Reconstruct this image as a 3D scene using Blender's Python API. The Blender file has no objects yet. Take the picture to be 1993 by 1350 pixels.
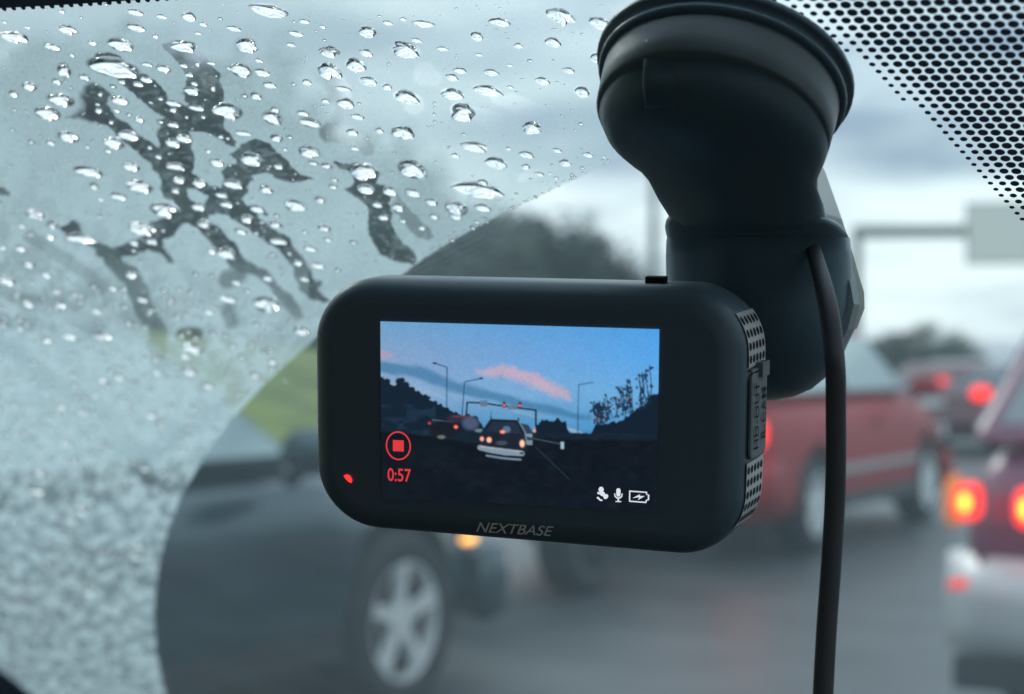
import bpy, bmesh, math, random
import numpy as np
from mathutils import Vector, Matrix
from math import radians as R_, sin, cos, pi, atan2, hypot, sqrt, exp
random.seed(7)
sc = bpy.context.scene

# ------------------------------------------------------------------ camera, world, sun, exposure
CAM_H = 1.2
TH = R_(30)                      # the phone looks 30 degrees left of the road's direction
FP, CX, CY = 3200.0, 996.5, 715.0   # focal length in photo pixels, horizon row
ER = Vector((cos(TH), sin(TH), 0)); EU = Vector((0, 0, 1)); EF = Vector((-sin(TH), cos(TH), 0))
C0 = Vector((0, 0, CAM_H))
cam = bpy.data.cameras.new('camera'); camo = bpy.data.objects.new('camera', cam)
sc.collection.objects.link(camo); sc.camera = camo
camo.location = C0; camo.rotation_euler = (R_(90), 0, TH)
cam.sensor_width = 36; cam.lens = 36 * FP / 1993; cam.shift_y = 40 / 1993
cam.clip_start = 0.01; cam.clip_end = 6000
cam.dof.use_dof = True; cam.dof.focus_distance = 0.355; cam.dof.aperture_fstop = 14.5
sc.render.resolution_x = 1024; sc.render.resolution_y = 694
sc.view_settings.view_transform = 'Standard'; sc.view_settings.look = 'None'
sc.view_settings.exposure = 0.08; sc.view_settings.gamma = 1
sc.cycles.max_bounces = 12; sc.cycles.transparent_max_bounces = 16
sc.cycles.transmission_bounces = 8; sc.cycles.glossy_bounces = 4
sc.cycles.sample_clamp_indirect = 4.0

SUN_EL, SUN_AZ = R_(32), R_(-60)
w = bpy.data.worlds.new('World'); sc.world = w; w.use_nodes = True
nt = w.node_tree; nt.nodes.clear(); N = nt.nodes; L = nt.links
def nn(tree, t, **k):
    n = tree.nodes.new(t)
    for a, b in k.items(): setattr(n, a, b)
    return n
out = nn(nt, 'ShaderNodeOutputWorld'); bg = nn(nt, 'ShaderNodeBackground'); bg.inputs[1].default_value = 0.1
sky = nn(nt, 'ShaderNodeTexSky', sky_type='NISHITA', sun_disc=False)
sky.sun_elevation = SUN_EL; sky.sun_rotation = SUN_AZ; sky.dust_density = 2.0
tc = nn(nt, 'ShaderNodeTexCoord'); sep = nn(nt, 'ShaderNodeSeparateXYZ')
L.new(tc.outputs['Generated'], sep.inputs[0])
mp = nn(nt, 'ShaderNodeMapping'); mp.inputs['Scale'].default_value = (1.0, 1.0, 4.8)
mp.inputs['Location'].default_value = (0.4, 0.2, 0.25)
L.new(tc.outputs['Generated'], mp.inputs[0])
n1 = nn(nt, 'ShaderNodeTexNoise'); n1.inputs['Scale'].default_value = 3.6; n1.inputs['Detail'].default_value = 6; n1.inputs['Roughness'].default_value = .52
L.new(mp.outputs[0], n1.inputs[0])
cr = nn(nt, 'ShaderNodeValToRGB'); L.new(n1.outputs[0], cr.inputs[0])
e = cr.color_ramp.elements
e[0].position = .40; e[0].color = (2.7, 3.5, 4.5, 1)
e[1].position = .60; e[1].color = (9.0, 9.8, 10.0, 1)
m_ = e.new(.5); m_.color = (6.0, 6.9, 7.5, 1)
# brighter, whiter band low over the horizon
br = nn(nt, 'ShaderNodeMapRange'); L.new(sep.outputs[2], br.inputs[0])
br.inputs[1].default_value = 0.12; br.inputs[2].default_value = .75; br.inputs[3].default_value = 1.18; br.inputs[4].default_value = 2.1
mul = nn(nt, 'ShaderNodeVectorMath', operation='SCALE'); L.new(cr.outputs[0], mul.inputs[0]); L.new(br.outputs[0], mul.inputs['Scale'])
mix = nn(nt, 'ShaderNodeMixRGB'); mix.inputs[0].default_value = .85
L.new(sky.outputs[0], mix.inputs[1]); L.new(mul.outputs[0], mix.inputs[2])
L.new(mix.outputs[0], bg.inputs[0]); L.new(bg.outputs[0], out.inputs[0])

sl = bpy.data.lights.new('sun', 'SUN'); sl.energy = 0.8; sl.angle = R_(14); sl.color = (1, .94, .86)
so = bpy.data.objects.new('sun', sl); sc.collection.objects.link(so)
# direction to the sun: azimuth from +Y towards +X
sd = Vector((sin(SUN_AZ) * cos(SUN_EL), cos(SUN_AZ) * cos(SUN_EL), sin(SUN_EL)))
so.rotation_euler = sd.to_track_quat('Z', 'Y').to_euler()

# ------------------------------------------------------------------ helpers
def W(px, py, d):
    """point seen at photo pixel (px,py), d metres ahead"""
    return C0 + ER * ((px - CX) / FP * d) + EU * ((CY - py) / FP * d) + EF * d
NIN = Vector((0, -.5, -sqrt(.75)))       # windscreen normal, into the cabin
PC = 0.21
def PL(px, py, off=0.0):
    """point on the windscreen plane (off = metres outside it)"""
    r = ER * ((px - CX) / FP) + EU * ((CY - py) / FP) + EF
    d = -(PC + off) / NIN.dot(r)
    return C0 + r * d
def mat(name, col, rough=.5, metal=0, spec=.5, noise=0, nscale=30, bump=0, coat=0):
    m = bpy.data.materials.new(name); m.use_nodes = True; t = m.node_tree
    b = t.nodes['Principled BSDF']; b.inputs['Base Color'].default_value = (*col, 1)
    b.inputs['Roughness'].default_value = rough; b.inputs['Metallic'].default_value = metal
    b.inputs['Specular IOR Level'].default_value = spec; b.inputs['Coat Weight'].default_value = coat
    c = nn(t, 'ShaderNodeTexCoord'); n = nn(t, 'ShaderNodeTexNoise'); n.inputs['Scale'].default_value = nscale
    n.inputs['Detail'].default_value = 4
    t.links.new(c.outputs['Object'], n.inputs[0])
    if noise:
        r = nn(t, 'ShaderNodeMapRange'); r.inputs[1].default_value = .3; r.inputs[2].default_value = .7
        r.inputs[3].default_value = 1 - noise; r.inputs[4].default_value = 1 + noise
        t.links.new(n.outputs[0], r.inputs[0])
        v = nn(t, 'ShaderNodeVectorMath', operation='SCALE'); v.inputs[0].default_value = col
        t.links.new(r.outputs[0], v.inputs['Scale']); t.links.new(v.outputs[0], b.inputs['Base Color'])
    if bump:
        bb = nn(t, 'ShaderNodeBump'); bb.inputs['Strength'].default_value = bump; bb.inputs['Distance'].default_value = .0005
        t.links.new(n.outputs[0], bb.inputs['Height']); t.links.new(bb.outputs[0], b.inputs['Normal'])
    return m
def emis(name, col, s):
    m = bpy.data.materials.new(name); m.use_nodes = True; t = m.node_tree
    b = t.nodes['Principled BSDF']; b.inputs['Base Color'].default_value = (*[c * .5 for c in col], 1)
    b.inputs['Emission Color'].default_value = (*col, 1); b.inputs['Emission Strength'].default_value = s
    return m
def link(o, parent=None, loc=None):
    sc.collection.objects.link(o)
    if parent is not None:
        o.parent = parent
    return o
def tag(o, label=None, cat=None, group=None, kind=None):
    if label: o['label'] = label
    if cat: o['category'] = cat
    if group: o['group'] = group
    if kind: o['kind'] = kind
    return o
def empty(name, loc=(0, 0, 0), rz=0, **k):
    o = bpy.data.objects.new(name, None); o.empty_display_size = .05; sc.collection.objects.link(o)
    o.location = loc; o.rotation_euler = (0, 0, rz); return tag(o, **k)
class MB:
    """collects faces, links them as one mesh object"""
    def __init__(s): s.v = []; s.f = []
    def add(s, vs, fs):
        k = len(s.v); s.v += [tuple(v) for v in vs]; s.f += [tuple(i + k for i in f) for f in fs]; return s
    def box(s, c, d, rz=0):
        c = Vector(c); q = Matrix.Rotation(rz, 3, 'Z'); vs = []
        for z in (-1, 1):
            for x, y in ((-1, -1), (1, -1), (1, 1), (-1, 1)):
                vs.append(c + q @ Vector((x * d[0] / 2, y * d[1] / 2, z * d[2] / 2)))
        return s.add(vs, [(3, 2, 1, 0), (4, 5, 6, 7), (0, 1, 5, 4), (1, 2, 6, 5), (2, 3, 7, 6), (3, 0, 4, 7)])
    def rings(s, rs, cap=True, closed=True):
        n = len(rs[0]); vs = [p for r in rs for p in r]; fs = []
        for i in range(len(rs) - 1):
            for j in range(n if closed else n - 1):
                a = i * n + j; b = i * n + (j + 1) % n
                fs.append((a, b, b + n, a + n))
        if cap: fs.append(tuple(range(n - 1, -1, -1))); fs.append(tuple((len(rs) - 1) * n + j for j in range(n)))
        return s.add(vs, fs)
    def tube(s, pts, rad, n=10, flat=1.0, side=None):
        pts = [Vector(p) for p in pts]; rr = rad if isinstance(rad, (list, tuple)) else [rad] * len(pts); rs = []
        for i, p in enumerate(pts):
            t = (pts[min(i + 1, len(pts) - 1)] - pts[max(i - 1, 0)]).normalized()
            a = (side if side is not None else (Vector((0, 0, 1)) if abs(t.z) < .9 else Vector((1, 0, 0))))
            a = (a - t * a.dot(t)).normalized(); b = t.cross(a)
            rs.append([p + a * cos(2 * pi * k / n) * rr[i] + b * sin(2 * pi * k / n) * rr[i] * flat for k in range(n)])
        return s.rings(rs)
    def disc(s, c, a, b, n=16):
        c = Vector(c); vs = [c + Vector(a) * cos(2 * pi * k / n) + Vector(b) * sin(2 * pi * k / n) for k in range(n)]
        return s.add(vs, [tuple(range(n))])
    def prism(s, pts, off):
        pts = [Vector(p) for p in pts]; off = Vector(off)
        return s.rings([pts, [p + off for p in pts]])
    def build(s, name, m, parent=None, smooth=False, origin=None):
        me = bpy.data.meshes.new(name)
        vs = s.v
        if origin is not None: o_ = Vector(origin); vs = [tuple(Vector(v) - o_) for v in vs]
        me.from_pydata(vs, [], s.f); me.update()
        b = bmesh.new(); b.from_mesh(me); bmesh.ops.recalc_face_normals(b, faces=b.faces); b.to_mesh(me); b.free()
        me.materials.append(m)
        if smooth: me.polygons.foreach_set('use_smooth', [True] * len(me.polygons))
        o = bpy.data.objects.new(name, me)
        if origin is not None: o.location = origin
        return link(o, parent)
def textmesh(s, size, shear=0, space=1.0, bold=0.0):
    cu = bpy.data.curves.new('t', 'FONT'); cu.body = s; cu.size = size; cu.shear = shear; cu.space_character = space
    cu.offset = bold; cu.align_x = 'CENTER'; cu.align_y = 'CENTER'
    o = bpy.data.objects.new('t', cu); sc.collection.objects.link(o)
    dg = bpy.context.evaluated_depsgraph_get(); me = bpy.data.meshes.new_from_object(o.evaluated_get(dg))
    vs = [v.co.copy() for v in me.vertices]; fs = [tuple(p.vertices) for p in me.polygons]
    bpy.data.objects.remove(o); bpy.data.curves.remove(cu); bpy.data.meshes.remove(me)
    return vs, fs
def applied(o, mods):
    """apply modifiers, returns the same object with the evaluated mesh"""
    for t, kw in mods:
        m = o.modifiers.new(t, t)
        for a, b in kw.items(): setattr(m, a, b)
    bpy.context.view_layer.update()
    dg = bpy.context.evaluated_depsgraph_get()
    me = bpy.data.meshes.new_from_object(o.evaluated_get(dg)); old = o.data
    o.modifiers.clear(); o.data = me; me.name = old.name
    return o

# ------------------------------------------------------------------ ground, road
def ground_mat(name, c1, c2, sc1, rough, bump=0, sc2=None):
    m = bpy.data.materials.new(name); m.use_nodes = True; t = m.node_tree; b = t.nodes['Principled BSDF']
    c = nn(t, 'ShaderNodeTexCoord'); n = nn(t, 'ShaderNodeTexNoise'); n.inputs['Scale'].default_value = sc1; n.inputs['Detail'].default_value = 8
    t.links.new(c.outputs['Object'], n.inputs[0]); r = nn(t, 'ShaderNodeValToRGB'); t.links.new(n.outputs[0], r.inputs[0])
    r.color_ramp.elements[0].position = .35; r.color_ramp.elements[0].color = (*c1, 1)
    r.color_ramp.elements[1].position = .65; r.color_ramp.elements[1].color = (*c2, 1)
    t.links.new(r.outputs[0], b.inputs['Base Color']); b.inputs['Roughness'].default_value = rough
    if bump:
        bb = nn(t, 'ShaderNodeBump'); bb.inputs['Strength'].default_value = bump
        t.links.new(n.outputs[0], bb.inputs['Height']); t.links.new(bb.outputs[0], b.inputs['Normal'])
    return m
M_grass = ground_mat('grass', (.07, .10, .018), (.17, .22, .045), 1.3, .9)
M_earth = ground_mat('earth', (.04, .06, .03), (.07, .09, .045), .4, .95)
M_asph = ground_mat('asphalt', (.032, .036, .04), (.062, .066, .07), 2.2, .42)
g = MB(); S_ = 3000
g.add([(-S_, -S_, -.02), (S_, -S_, -.02), (S_, S_, -.02), (-S_, S_, -.02)], [(0, 1, 2, 3)])
tag(g.build('ground', M_earth), kind='structure')
g = MB(); g.add([(-7.6, -60, 0), (7.2, -60, 0), (7.2, 400, 0), (-7.6, 400, 0)], [(0, 1, 2, 3)])
tag(g.build('road', M_asph), kind='structure')
M_paint = mat('road_paint', (.55, .56, .54), .6, noise=.25, nscale=9)
g = MB()
for k in range(-3, 60):
    for x in (-2.25, 1.45):
        y = k * 9 + 8.4
        g.add([(x - .05, y, .004), (x + .05, y, .004), (x + .05, y + 2.4, .004), (x - .05, y + 2.4, .004)], [(0, 1, 2, 3)])
for x in (-6.1, 5.3):
    g.add([(x - .06, -60, .004), (x + .06, -60, .004), (x + .06, 400, .004), (x - .06, 400, .004)], [(0, 1, 2, 3)])
tag(g.build('lane_markings', M_paint), kind='structure')
# grassy bank left of the road
g = MB(); prof = [(-7.9, 0), (-8.6, .12), (-10, .55), (-12, 1.2), (-14, 1.75), (-17, 2.0), (-24, 2.5), (-34, 3.0), (-60, 1.5), (-90, -.2)]
ys = [-60, -30, -10, 0, 8, 14, 20, 28, 36, 46, 60, 80, 110, 150]; rs = []
for y in ys:
    h = 1.0 if y < 14 else max(.03, 1 - (y - 14) / 28)
    rs.append([(x + .35 * sin(y * .3 + x), y, z * h + (.06 * sin(y * .7 + x * 1.3) if z > .2 else 0)) for x, z in prof])
g.rings(rs, cap=False, closed=False)
tag(g.build('grass_bank', M_grass, smooth=True), kind='structure')
def bank_z(x, y):
    h = 1.0 if y < 14 else max(.03, 1 - (y - 14) / 28)
    for (a, b), (c, d) in zip(prof, prof[1:]):
        if c <= x <= a: return (b + (d - b) * (a - x) / (a - c)) * h
    return 0

# ------------------------------------------------------------------ trees
M_bark = mat('bark', (.07, .055, .04), .9, noise=.3)
M_leaf = []  # leaf colours carry a bluish lift for haze over distance
for nme, a, b in (('leaf_dark_hazed', (.045, .068, .066), (.08, .108, .098)), ('leaf_olive_hazed', (.055, .072, .06), (.09, .11, .085))):
    M_leaf.append(ground_mat(nme, a, b, 1.5, .7))
def tree_mesh(seed, h, r, wide=1.0):
    rnd = random.Random(seed); t = MB()
    t.tube([(0, 0, -.4), (.05, .03, h * .3), (-.05, .08, h * .6), (.05, 0, h * .85)], [h * .035, h * .028, h * .017, h * .006], 8)
    for k in range(9):
        a = rnd.uniform(0, 2 * pi); z = h * rnd.uniform(.25, .6); e_ = r * rnd.uniform(.5, .9)
        t.tube([(0, 0, z), (cos(a) * e_ * .5, sin(a) * e_ * .5, z + h * .12), (cos(a) * e_, sin(a) * e_, z + h * .22)], [h * .012, h * .008, h * .003], 5)
    c = MB(); cl = []
    for k in range(46):
        a = rnd.uniform(0, 2 * pi); q = sqrt(rnd.random()) * r * .85 * wide; z = rnd.uniform(.12, .95)
        q *= sqrt(max(.12, 1 - (abs(z - .45) / .58) ** 2)); cl.append((cos(a) * q, sin(a) * q, h * z, r * rnd.uniform(.2, .38)))
    for (x, y, z, q) in cl:
        for i in range(95):
            d = Vector((rnd.gauss(0, 1), rnd.gauss(0, 1), rnd.gauss(0, .8))).normalized() * q * rnd.uniform(.35, 1.05)
            p = Vector((x, y, z)) + d; s_ = rnd.uniform(.08, .19) * (h / 6)
            u = Vector((rnd.gauss(0, 1), rnd.gauss(0, 1), rnd.gauss(0, 1))).normalized(); v = u.orthogonal().normalized() * s_ * .6; u = u * s_
            c.add([p - u, p + v, p + u, p - v], [(0, 1, 2, 3)])
    return t, c
protos = []
for s_, h, r, wd, ml in ((1, 6.0, 2.6, 1.0, 0), (2, 6.0, 3.1, 1.15, 1), (3, 6.0, 2.2, .9, 0)):
    t, c = tree_mesh(s_, h, r, wd); tm = t.build('trunk', M_bark, smooth=True); cm = c.build('crown', M_leaf[ml])
    protos.append((tm, cm))
used = set()
ORD = ['first', 'second', 'third', 'fourth', 'fifth', 'sixth', 'seventh', 'eighth', 'ninth', 'tenth', 'eleventh', 'twelfth', 'thirteenth', 'fourteenth', 'fifteenth', 'sixteenth', 'seventeenth', 'eighteenth']
def tree(px, d, toppx, k, label, group, zb=None, wide=1.0):
    p = W(px, CY, d); z = bank_z(p.x, p.y) if zb is None else zb; p.z = z
    h = CAM_H + (CY - toppx) / FP * d - z
    e_ = empty('tree', p, random.uniform(0, 6), label=label, cat='tree', group=group); s_ = h / 6.15
    e_.scale = (s_ * wide, s_ * wide, s_)
    for o in protos[k]:
        c = o if (k, o.name.split('.')[0]) not in used else o.copy()
        used.add((k, o.name.split('.')[0]))
        if c is not o: sc.collection.objects.link(c)
        c.parent = e_
    return e_
# silhouette of the hillside trees, left to right: (pixel x, distance, pixel of the top)
hill = [(-60, 34, 150), (70, 37, 185), (165, 36, 158), (275, 39, 175), (385, 41, 165), (480, 43, 225), (575, 45, 262), (660, 47, 300),
        (745, 49, 345), (830, 50, 395), (905, 52, 425), (985, 53, 432), (1040, 54, 440), (1085, 55, 447), (1118, 57, 470), (1150, 60, 500), (1205, 66, 530)]
for i, (px, d, ty) in enumerate(hill):
    ty -= 75 if i < 5 else 48 if i < 7 else 30 if i < 11 else 16
    tree(px, d, ty, [0, 1, 2][i % 3] if i != 12 else 0, 'dark leafy tree on the bank beyond the wet glass, %s from left' % ORD[i], 'trees along the bank left of the road')
far = [(1262, 80, 560), (1330, 85, 575), (1400, 90, 590), (1480, 95, 610), (1560, 100, 640), (1690, 110, 655), (1756, 96, 645), (1803, 92, 630), (1858, 98, 652), (1905, 110, 688)]
for i, (px, d, ty) in enumerate(far):
    tree(px, d, ty, [2, 1, 0][i % 3], 'far rounded dark tree beside the traffic queue, %s from left' % ORD[i], 'distant trees along the road', zb=-.02 if i > 3 else .1, wide=1.5)
for k, (tm, cm) in enumerate(protos):
    if tm.parent is None: bpy.data.objects.remove(tm); bpy.data.objects.remove(cm)

# ------------------------------------------------------------------ gantry, sign, street lamp
M_steel = mat('galvanised_steel', (.24, .28, .28), .6, .2, noise=.1)
M_sign = mat('sign_back', (.85, .83, .80), .6, 0, noise=.08)
a = W(1668, CY, 59); a.z = 0
gy = empty('sign_gantry', a, R_(25), label='grey steel gantry with a long beam spanning the road far ahead', cat='gantry')
zb = CAM_H + (CY - 458) / FP * 59
def gbox(n, c, d, parent, m=None): return MB().box(c, d).build(n, m or M_steel, parent)
gbox('post', (0, 0, zb / 2), (.3, .3, zb), gy); gbox('post', (30, 0, zb / 2), (.3, .3, zb), gy)
gbox('beam', (15, 0, zb + .12), (30.3, .34, .42), gy)
for k in range(2): gbox('bracket', (5.1 + k * 1.2, -.2, zb + .35), (.12, .1, 1.6), gy)
sg = empty('road_sign', a + Matrix.Rotation(R_(25), 3, 'Z') @ Vector((5.05, -.3, zb - .35)), R_(25), label='large pale square road sign on the gantry beam', cat='sign')
gbox('sign_panel', (0, -.06, .38), (2.45, .06, 2.1), sg, M_sign)
gbox('sign_frame', (0, .02, .38), (2.55, .05, 2.2), sg, M_steel)
for k, x in enumerate((10.5, 14.5)):
    s = empty('traffic_signal', a + Matrix.Rotation(R_(25), 3, 'Z') @ Vector((x, -.3, zb + .3)), R_(25), label='lane signal with red light on the gantry, %s the sign' % ('nearer' if k == 0 else 'farther from'), cat='traffic light', group='signals on the gantry')
    gbox('housing', (0, 0, .2), (.5, .25, 1.1), s, mat('signal_black', (.02, .02, .02)))
    MB().disc((0, -.13, .5), (.13, 0, 0), (0, 0, .13)).build('red_lamp', emis('signal_red', (1, .03, .02), 4), s)
for px, d, arm, lab, zz in ((1272, 52, 1, 'tall grey street lamp rising behind the left side of the camera mount', 12), (1590, 120, -1, 'distant street lamp hidden in part by the camera mount', 11)):
    p = W(px, CY, d); p.z = 0
    s = empty('street_lamp', p, label=lab, cat='street lamp', group='street lamps along the road')
    MB().tube([(0, 0, -.2), (0, 0, zz * .5), (0, 0, zz)], [.17, .13, .1], 10).build('pole', M_steel, s, True)
    MB().tube([(0, 0, zz), (arm * 1.2, 0, zz + .35), (arm * 2.5, 0, zz + .5)], [.06, .05, .045], 8).build('arm', M_steel, s, True)
    MB().rings([[(arm * 2.5 + x * .35 * q, y * .13 * q, zz + .5 + h_) for x, y in ((-1, -1), (1, -1), (1, 1), (-1, 1))] for q, h_ in ((.8, -.05), (1, 0), (.7, .1))]).build('lamp_head', M_steel, s)
    MB().box((0, 0, .05), (.5, .5, .1)).build('base_plate', M_steel, s)

# ------------------------------------------------------------------ cars
M_tyre = mat('tyre', (.018, .019, .02), .8); M_alloy = mat('alloy', (.85, .87, .87), .4, .3, noise=.05)
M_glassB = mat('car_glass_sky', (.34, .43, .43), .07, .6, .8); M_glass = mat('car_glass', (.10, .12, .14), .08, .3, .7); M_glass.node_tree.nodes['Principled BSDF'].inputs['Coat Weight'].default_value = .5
M_trim = mat('black_trim', (.02, .02, .022), .5); M_hub = mat('brake_dark', (.006, .006, .006), .9)
M_plate = mat('plate', (.6, .6, .58), .5)
M_redoff = mat('lamp_red', (.3, .01, .01), .2); M_head = mat('headlamp', (.6, .63, .65), .1, .3)
def interp(tab, y):
    if y <= tab[0][0]: return tab[0][1:]
    for a, b in zip(tab, tab[1:]):
        if y <= b[0]:
            t = (y - a[0]) / (b[0] - a[0]); return tuple(p + (q - p) * t for p, q in zip(a[1:], b[1:]))
    return tab[-1][1:]
def wheel(parent, x, y, r, side, rim_r, rimmat=None):
    t = MB(); prof = [(rim_r * .98, -.10), (r * .93, -.105), (r, -.075), (r, .075), (r * .93, .105), (rim_r * .98, .10)]
    n = 36; rs = [[(px_, cos(2 * pi * k / n) * q, sin(2 * pi * k / n) * q) for k in range(n)] for q, px_ in prof]
    rs.append(rs[0]); t.rings(rs, cap=False)
    e_ = empty('wheel', (0, 0, 0)); e_.parent = parent; e_.location = (x, y, r)
    t.build('tyre', M_tyre, e_, True)
    rm = MB(); n = 36; xo = side * .095
    rm.rings([[(xo * q2, cos(2 * pi * k / n) * q, sin(2 * pi * k / n) * q) for k in range(n)] for q, q2 in ((rim_r, .4), (rim_r, 1.05), (rim_r * .94, 1.05), (rim_r * .92, .5))], cap=False)
    rm.rings([[(xo * q2, cos(2 * pi * k / 16) * .06, sin(2 * pi * k / 16) * .06) for k in range(16)] for q2 in (.3, .95)])
    for k in range(5):
        a = 2 * pi * k / 5 + .3; ax = Vector((0, cos(a), sin(a))); bx = Vector((0, -sin(a), cos(a)))
        rr = []
        for q, wd, x1 in ((.04, .034, .9), (rim_r * .5, .025, .95), (rim_r * .93, .033, 1.03)):
            c = ax * q; X1 = Vector((xo * x1, 0, 0)); X0 = Vector((xo * (x1 - .35), 0, 0))
            rr.append([c - bx * wd + X0, c - bx * wd * .8 + X1, c + bx * wd * .8 + X1, c + bx * wd + X0])
        rm.rings(rr)
    rm.build('rim', rimmat or M_alloy, e_)
    MB().disc((side * .02, 0, 0), (0, rim_r * .9, 0), (0, 0, rim_r * .9), 24).build('brake_disc', M_hub, e_)
def car(label, cat, name, col, x_right, y_front, length, width, hood, belt, roof, wb, frontov, wr, cabin, rough=.25, lower=None, tail='off', group='cars in the traffic queue', extras=None, bumpcol=None, head=True):
    """facing +y; local origin: centre at front bumper on the ground. cabin=(y_windscreen_base,y_roof_front,y_roof_rear,y_rear_base) measured back from the front (negative)."""
    hw = width / 2; root = empty(name, (x_right - hw, y_front, 0), label=label, cat=cat, group=group)
    M = mat(name + '_paint', col, rough, .45 if name == 'dark_car' else 0, .6, noise=.04, nscale=3, coat=.25)
    if name == 'red_car': M.node_tree.nodes['Principled BSDF'].inputs['Coat Weight'].default_value = 0; M.node_tree.nodes['Principled BSDF'].inputs['Specular IOR Level'].default_value = .2
    wb_, wf, rf, rb = cabin[3], cabin[0], cabin[1], cabin[2]
    deck = belt - (.0 if wb_ < -length + .35 else .02)
    top = [(-length, deck - .12), (-length + .12, deck - .02), (wb_ + .1, belt), (wf, belt), (wf + .35, hood + .02), (-.35, hood - .08), (-.08, hood - .2), (0, hood - .28)]
    wid = [(-length, hw * .86), (-length + .25, hw * .96), (-length + .8, hw), (-1.2, hw), (-.45, hw * .95), (-.12, hw * .82), (0, hw * .7)]
    b = MB(); rs = []; zb = .2
    ysn = sorted(set([t[0] for t in top] + [t[0] for t in wid] + [-length + q * length / 12 for q in range(13)]))
    for y in ysn:
        zt = interp(top, y)[0]; h = interp(wid, y)[0]; end = y < -length + .01 or y > -.01; z0 = zb + (.1 if end else 0)
        sh = zt - .2
        half = [(h * .55, z0), (h * .93, z0 + .02), (h * .985, z0 + .14), (h, (z0 + sh) / 2 + .02), (h * .985, sh), (h * .93, sh + .1), (h * .84, zt - .01), (h * .45, zt + .012)]
        rs.append([(x, y, z) for x, z in half] + [(-x, y, z) for x, z in reversed(half)])
    b.rings(rs)
    body = b.build('body', M, root, True)
    body = applied(body, [('SUBSURF', dict(levels=1, render_levels=1))])
    ww = [(-frontov), (-frontov - wb)]
    cut = MB()
    for yy in ww:
        for s in (-1, 1):
            n = 28; q = wr + .055
            cut.rings([[(s * (hw + .2) if e2 else s * (hw - .26), yy + cos(2 * pi * k / n) * q, wr + .02 + sin(2 * pi * k / n) * q) for k in range(n)] for e2 in (0, 1)])
    co = cut.build('cut', M, None); co.location = root.location
    bpy.context.view_layer.update()
    md = body.modifiers.new('b', 'BOOLEAN'); md.object = co; md.operation = 'DIFFERENCE'; md.solver = 'EXACT'
    dg = bpy.context.evaluated_depsgraph_get(); me = bpy.data.meshes.new_from_object(body.evaluated_get(dg)); body.modifiers.clear(); body.data = me; me.name = 'body'
    bpy.data.objects.remove(co)
    # wheel wells behind the wheels
    for yy in ww:
        for s in (-1, 1):
            MB().box((s * (hw - .25), yy, wr + .1), (.03, 2 * wr, 1.6 * wr)).build('wheel_well', M_trim, root)
            wheel(root, s * (hw - .115), yy, wr, s, wr * .68)
    # cabin: pillars and roof in paint, panes a touch proud
    def ringat(y, z, w_): return [(w_, y, z), (w_ * .5, y, z + .015), (-w_ * .5, y, z + .015), (-w_, y, z)]
    lo, hi = hw * .9, hw * .7
    P = {'wf': (wf, belt - .02), 'rf': (rf, roof - .03), 'rm': ((rf + rb) / 2, roof), 'rb': (rb, roof - .04), 'wb': (wb_, belt - .02)}
    cb = MB()
    sideP = [P['wf'], P['rf'], P['rm'], P['rb'], P['wb']]
    def sx(z): t = (z - belt) / (roof - belt); return lo + (hi - lo) * max(0, min(1, t)) ** 1.2
    secs = []
    for (y, z) in sideP: secs.append((y, z))
    left = [(sx(z), y, z) for y, z in secs]; right = [(-sx(z), y, z) for y, z in secs]
    midl = [(sx(z) * .55, y, z + (.03 if z > belt + .1 else 0)) for y, z in secs]; midr = [(-sx(z) * .55, y, z + (.03 if z > belt + .1 else 0)) for y, z in secs]
    n = 5; vs = left + midl + midr + right; fs = []
    for c_ in range(3):
        for i in range(4): fs.append((c_ * n + i, c_ * n + i + 1, (c_ + 1) * n + i + 1, (c_ + 1) * n + i))
    fs.append(tuple(range(n))); fs.append(tuple(3 * n + i for i in range(n - 1, -1, -1)))
    fs.append((0, n, 2 * n, 3 * n, 3 * n + 4, 2 * n + 4, n + 4, 4))
    cb.add(vs, fs); co = cb.build('cabin', M, root)
    applied(co, [('BEVEL', dict(width=.05, segments=3, limit_method='ANGLE', angle_limit=R_(20)))])
    co.data.polygons.foreach_set('use_smooth', [True] * len(co.data.polygons))
    def lerp(a, b, t): return (a[0] + (b[0] - a[0]) * t, a[1] + (b[1] - a[1]) * t)
    def slab(pts, off, nm, m):
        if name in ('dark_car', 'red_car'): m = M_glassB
        pts = [Vector(p) for p in pts]; nrm = (pts[1] - pts[0]).cross(pts[2] - pts[0]).normalized()
        if nrm.dot(Vector(off)) < 0: nrm = -nrm
        return MB().prism([p - nrm * .006 for p in pts], nrm * .014).build(nm, m, root)
    z0, z1 = belt + .02, roof - .09
    for s in (-1, 1):
        tf = (z0 - P['wf'][1]) / (P['rf'][1] - P['wf'][1]); tg = (z1 - P['wf'][1]) / (P['rf'][1] - P['wf'][1])
        yf0 = P['wf'][0] + (P['rf'][0] - P['wf'][0]) * tf - .09; yf1 = P['wf'][0] + (P['rf'][0] - P['wf'][0]) * tg - .07
        yb0 = P['wb'][0] + (P['rb'][0] - P['wb'][0]) * tf + .1; yb1 = P['wb'][0] + (P['rb'][0] - P['wb'][0]) * tg + .08
        ym = (yf1 + yb1) / 2 - .05
        for (A0, A1, B0, B1) in ((yf0, yf1, ym + .04, ym + .04), (ym - .04, ym - .04, yb0, yb1)):
            slab([(s * sx(z0), A0, z0), (s * sx(z1), A1, z1), (s * sx(z1), B1, z1), (s * sx(z0), B0, z0)], (s, 0, .2), 'side_window', M_glass)
        MB().tube([(s * (hw * 1.0), wf - .25, belt - .05), (s * (hw + .06), wf - .27, belt - .02), (s * (hw + .1), wf - .28, belt + .03)], [.03, .025, .02], 8).build('mirror_arm', M_trim, root)
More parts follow.
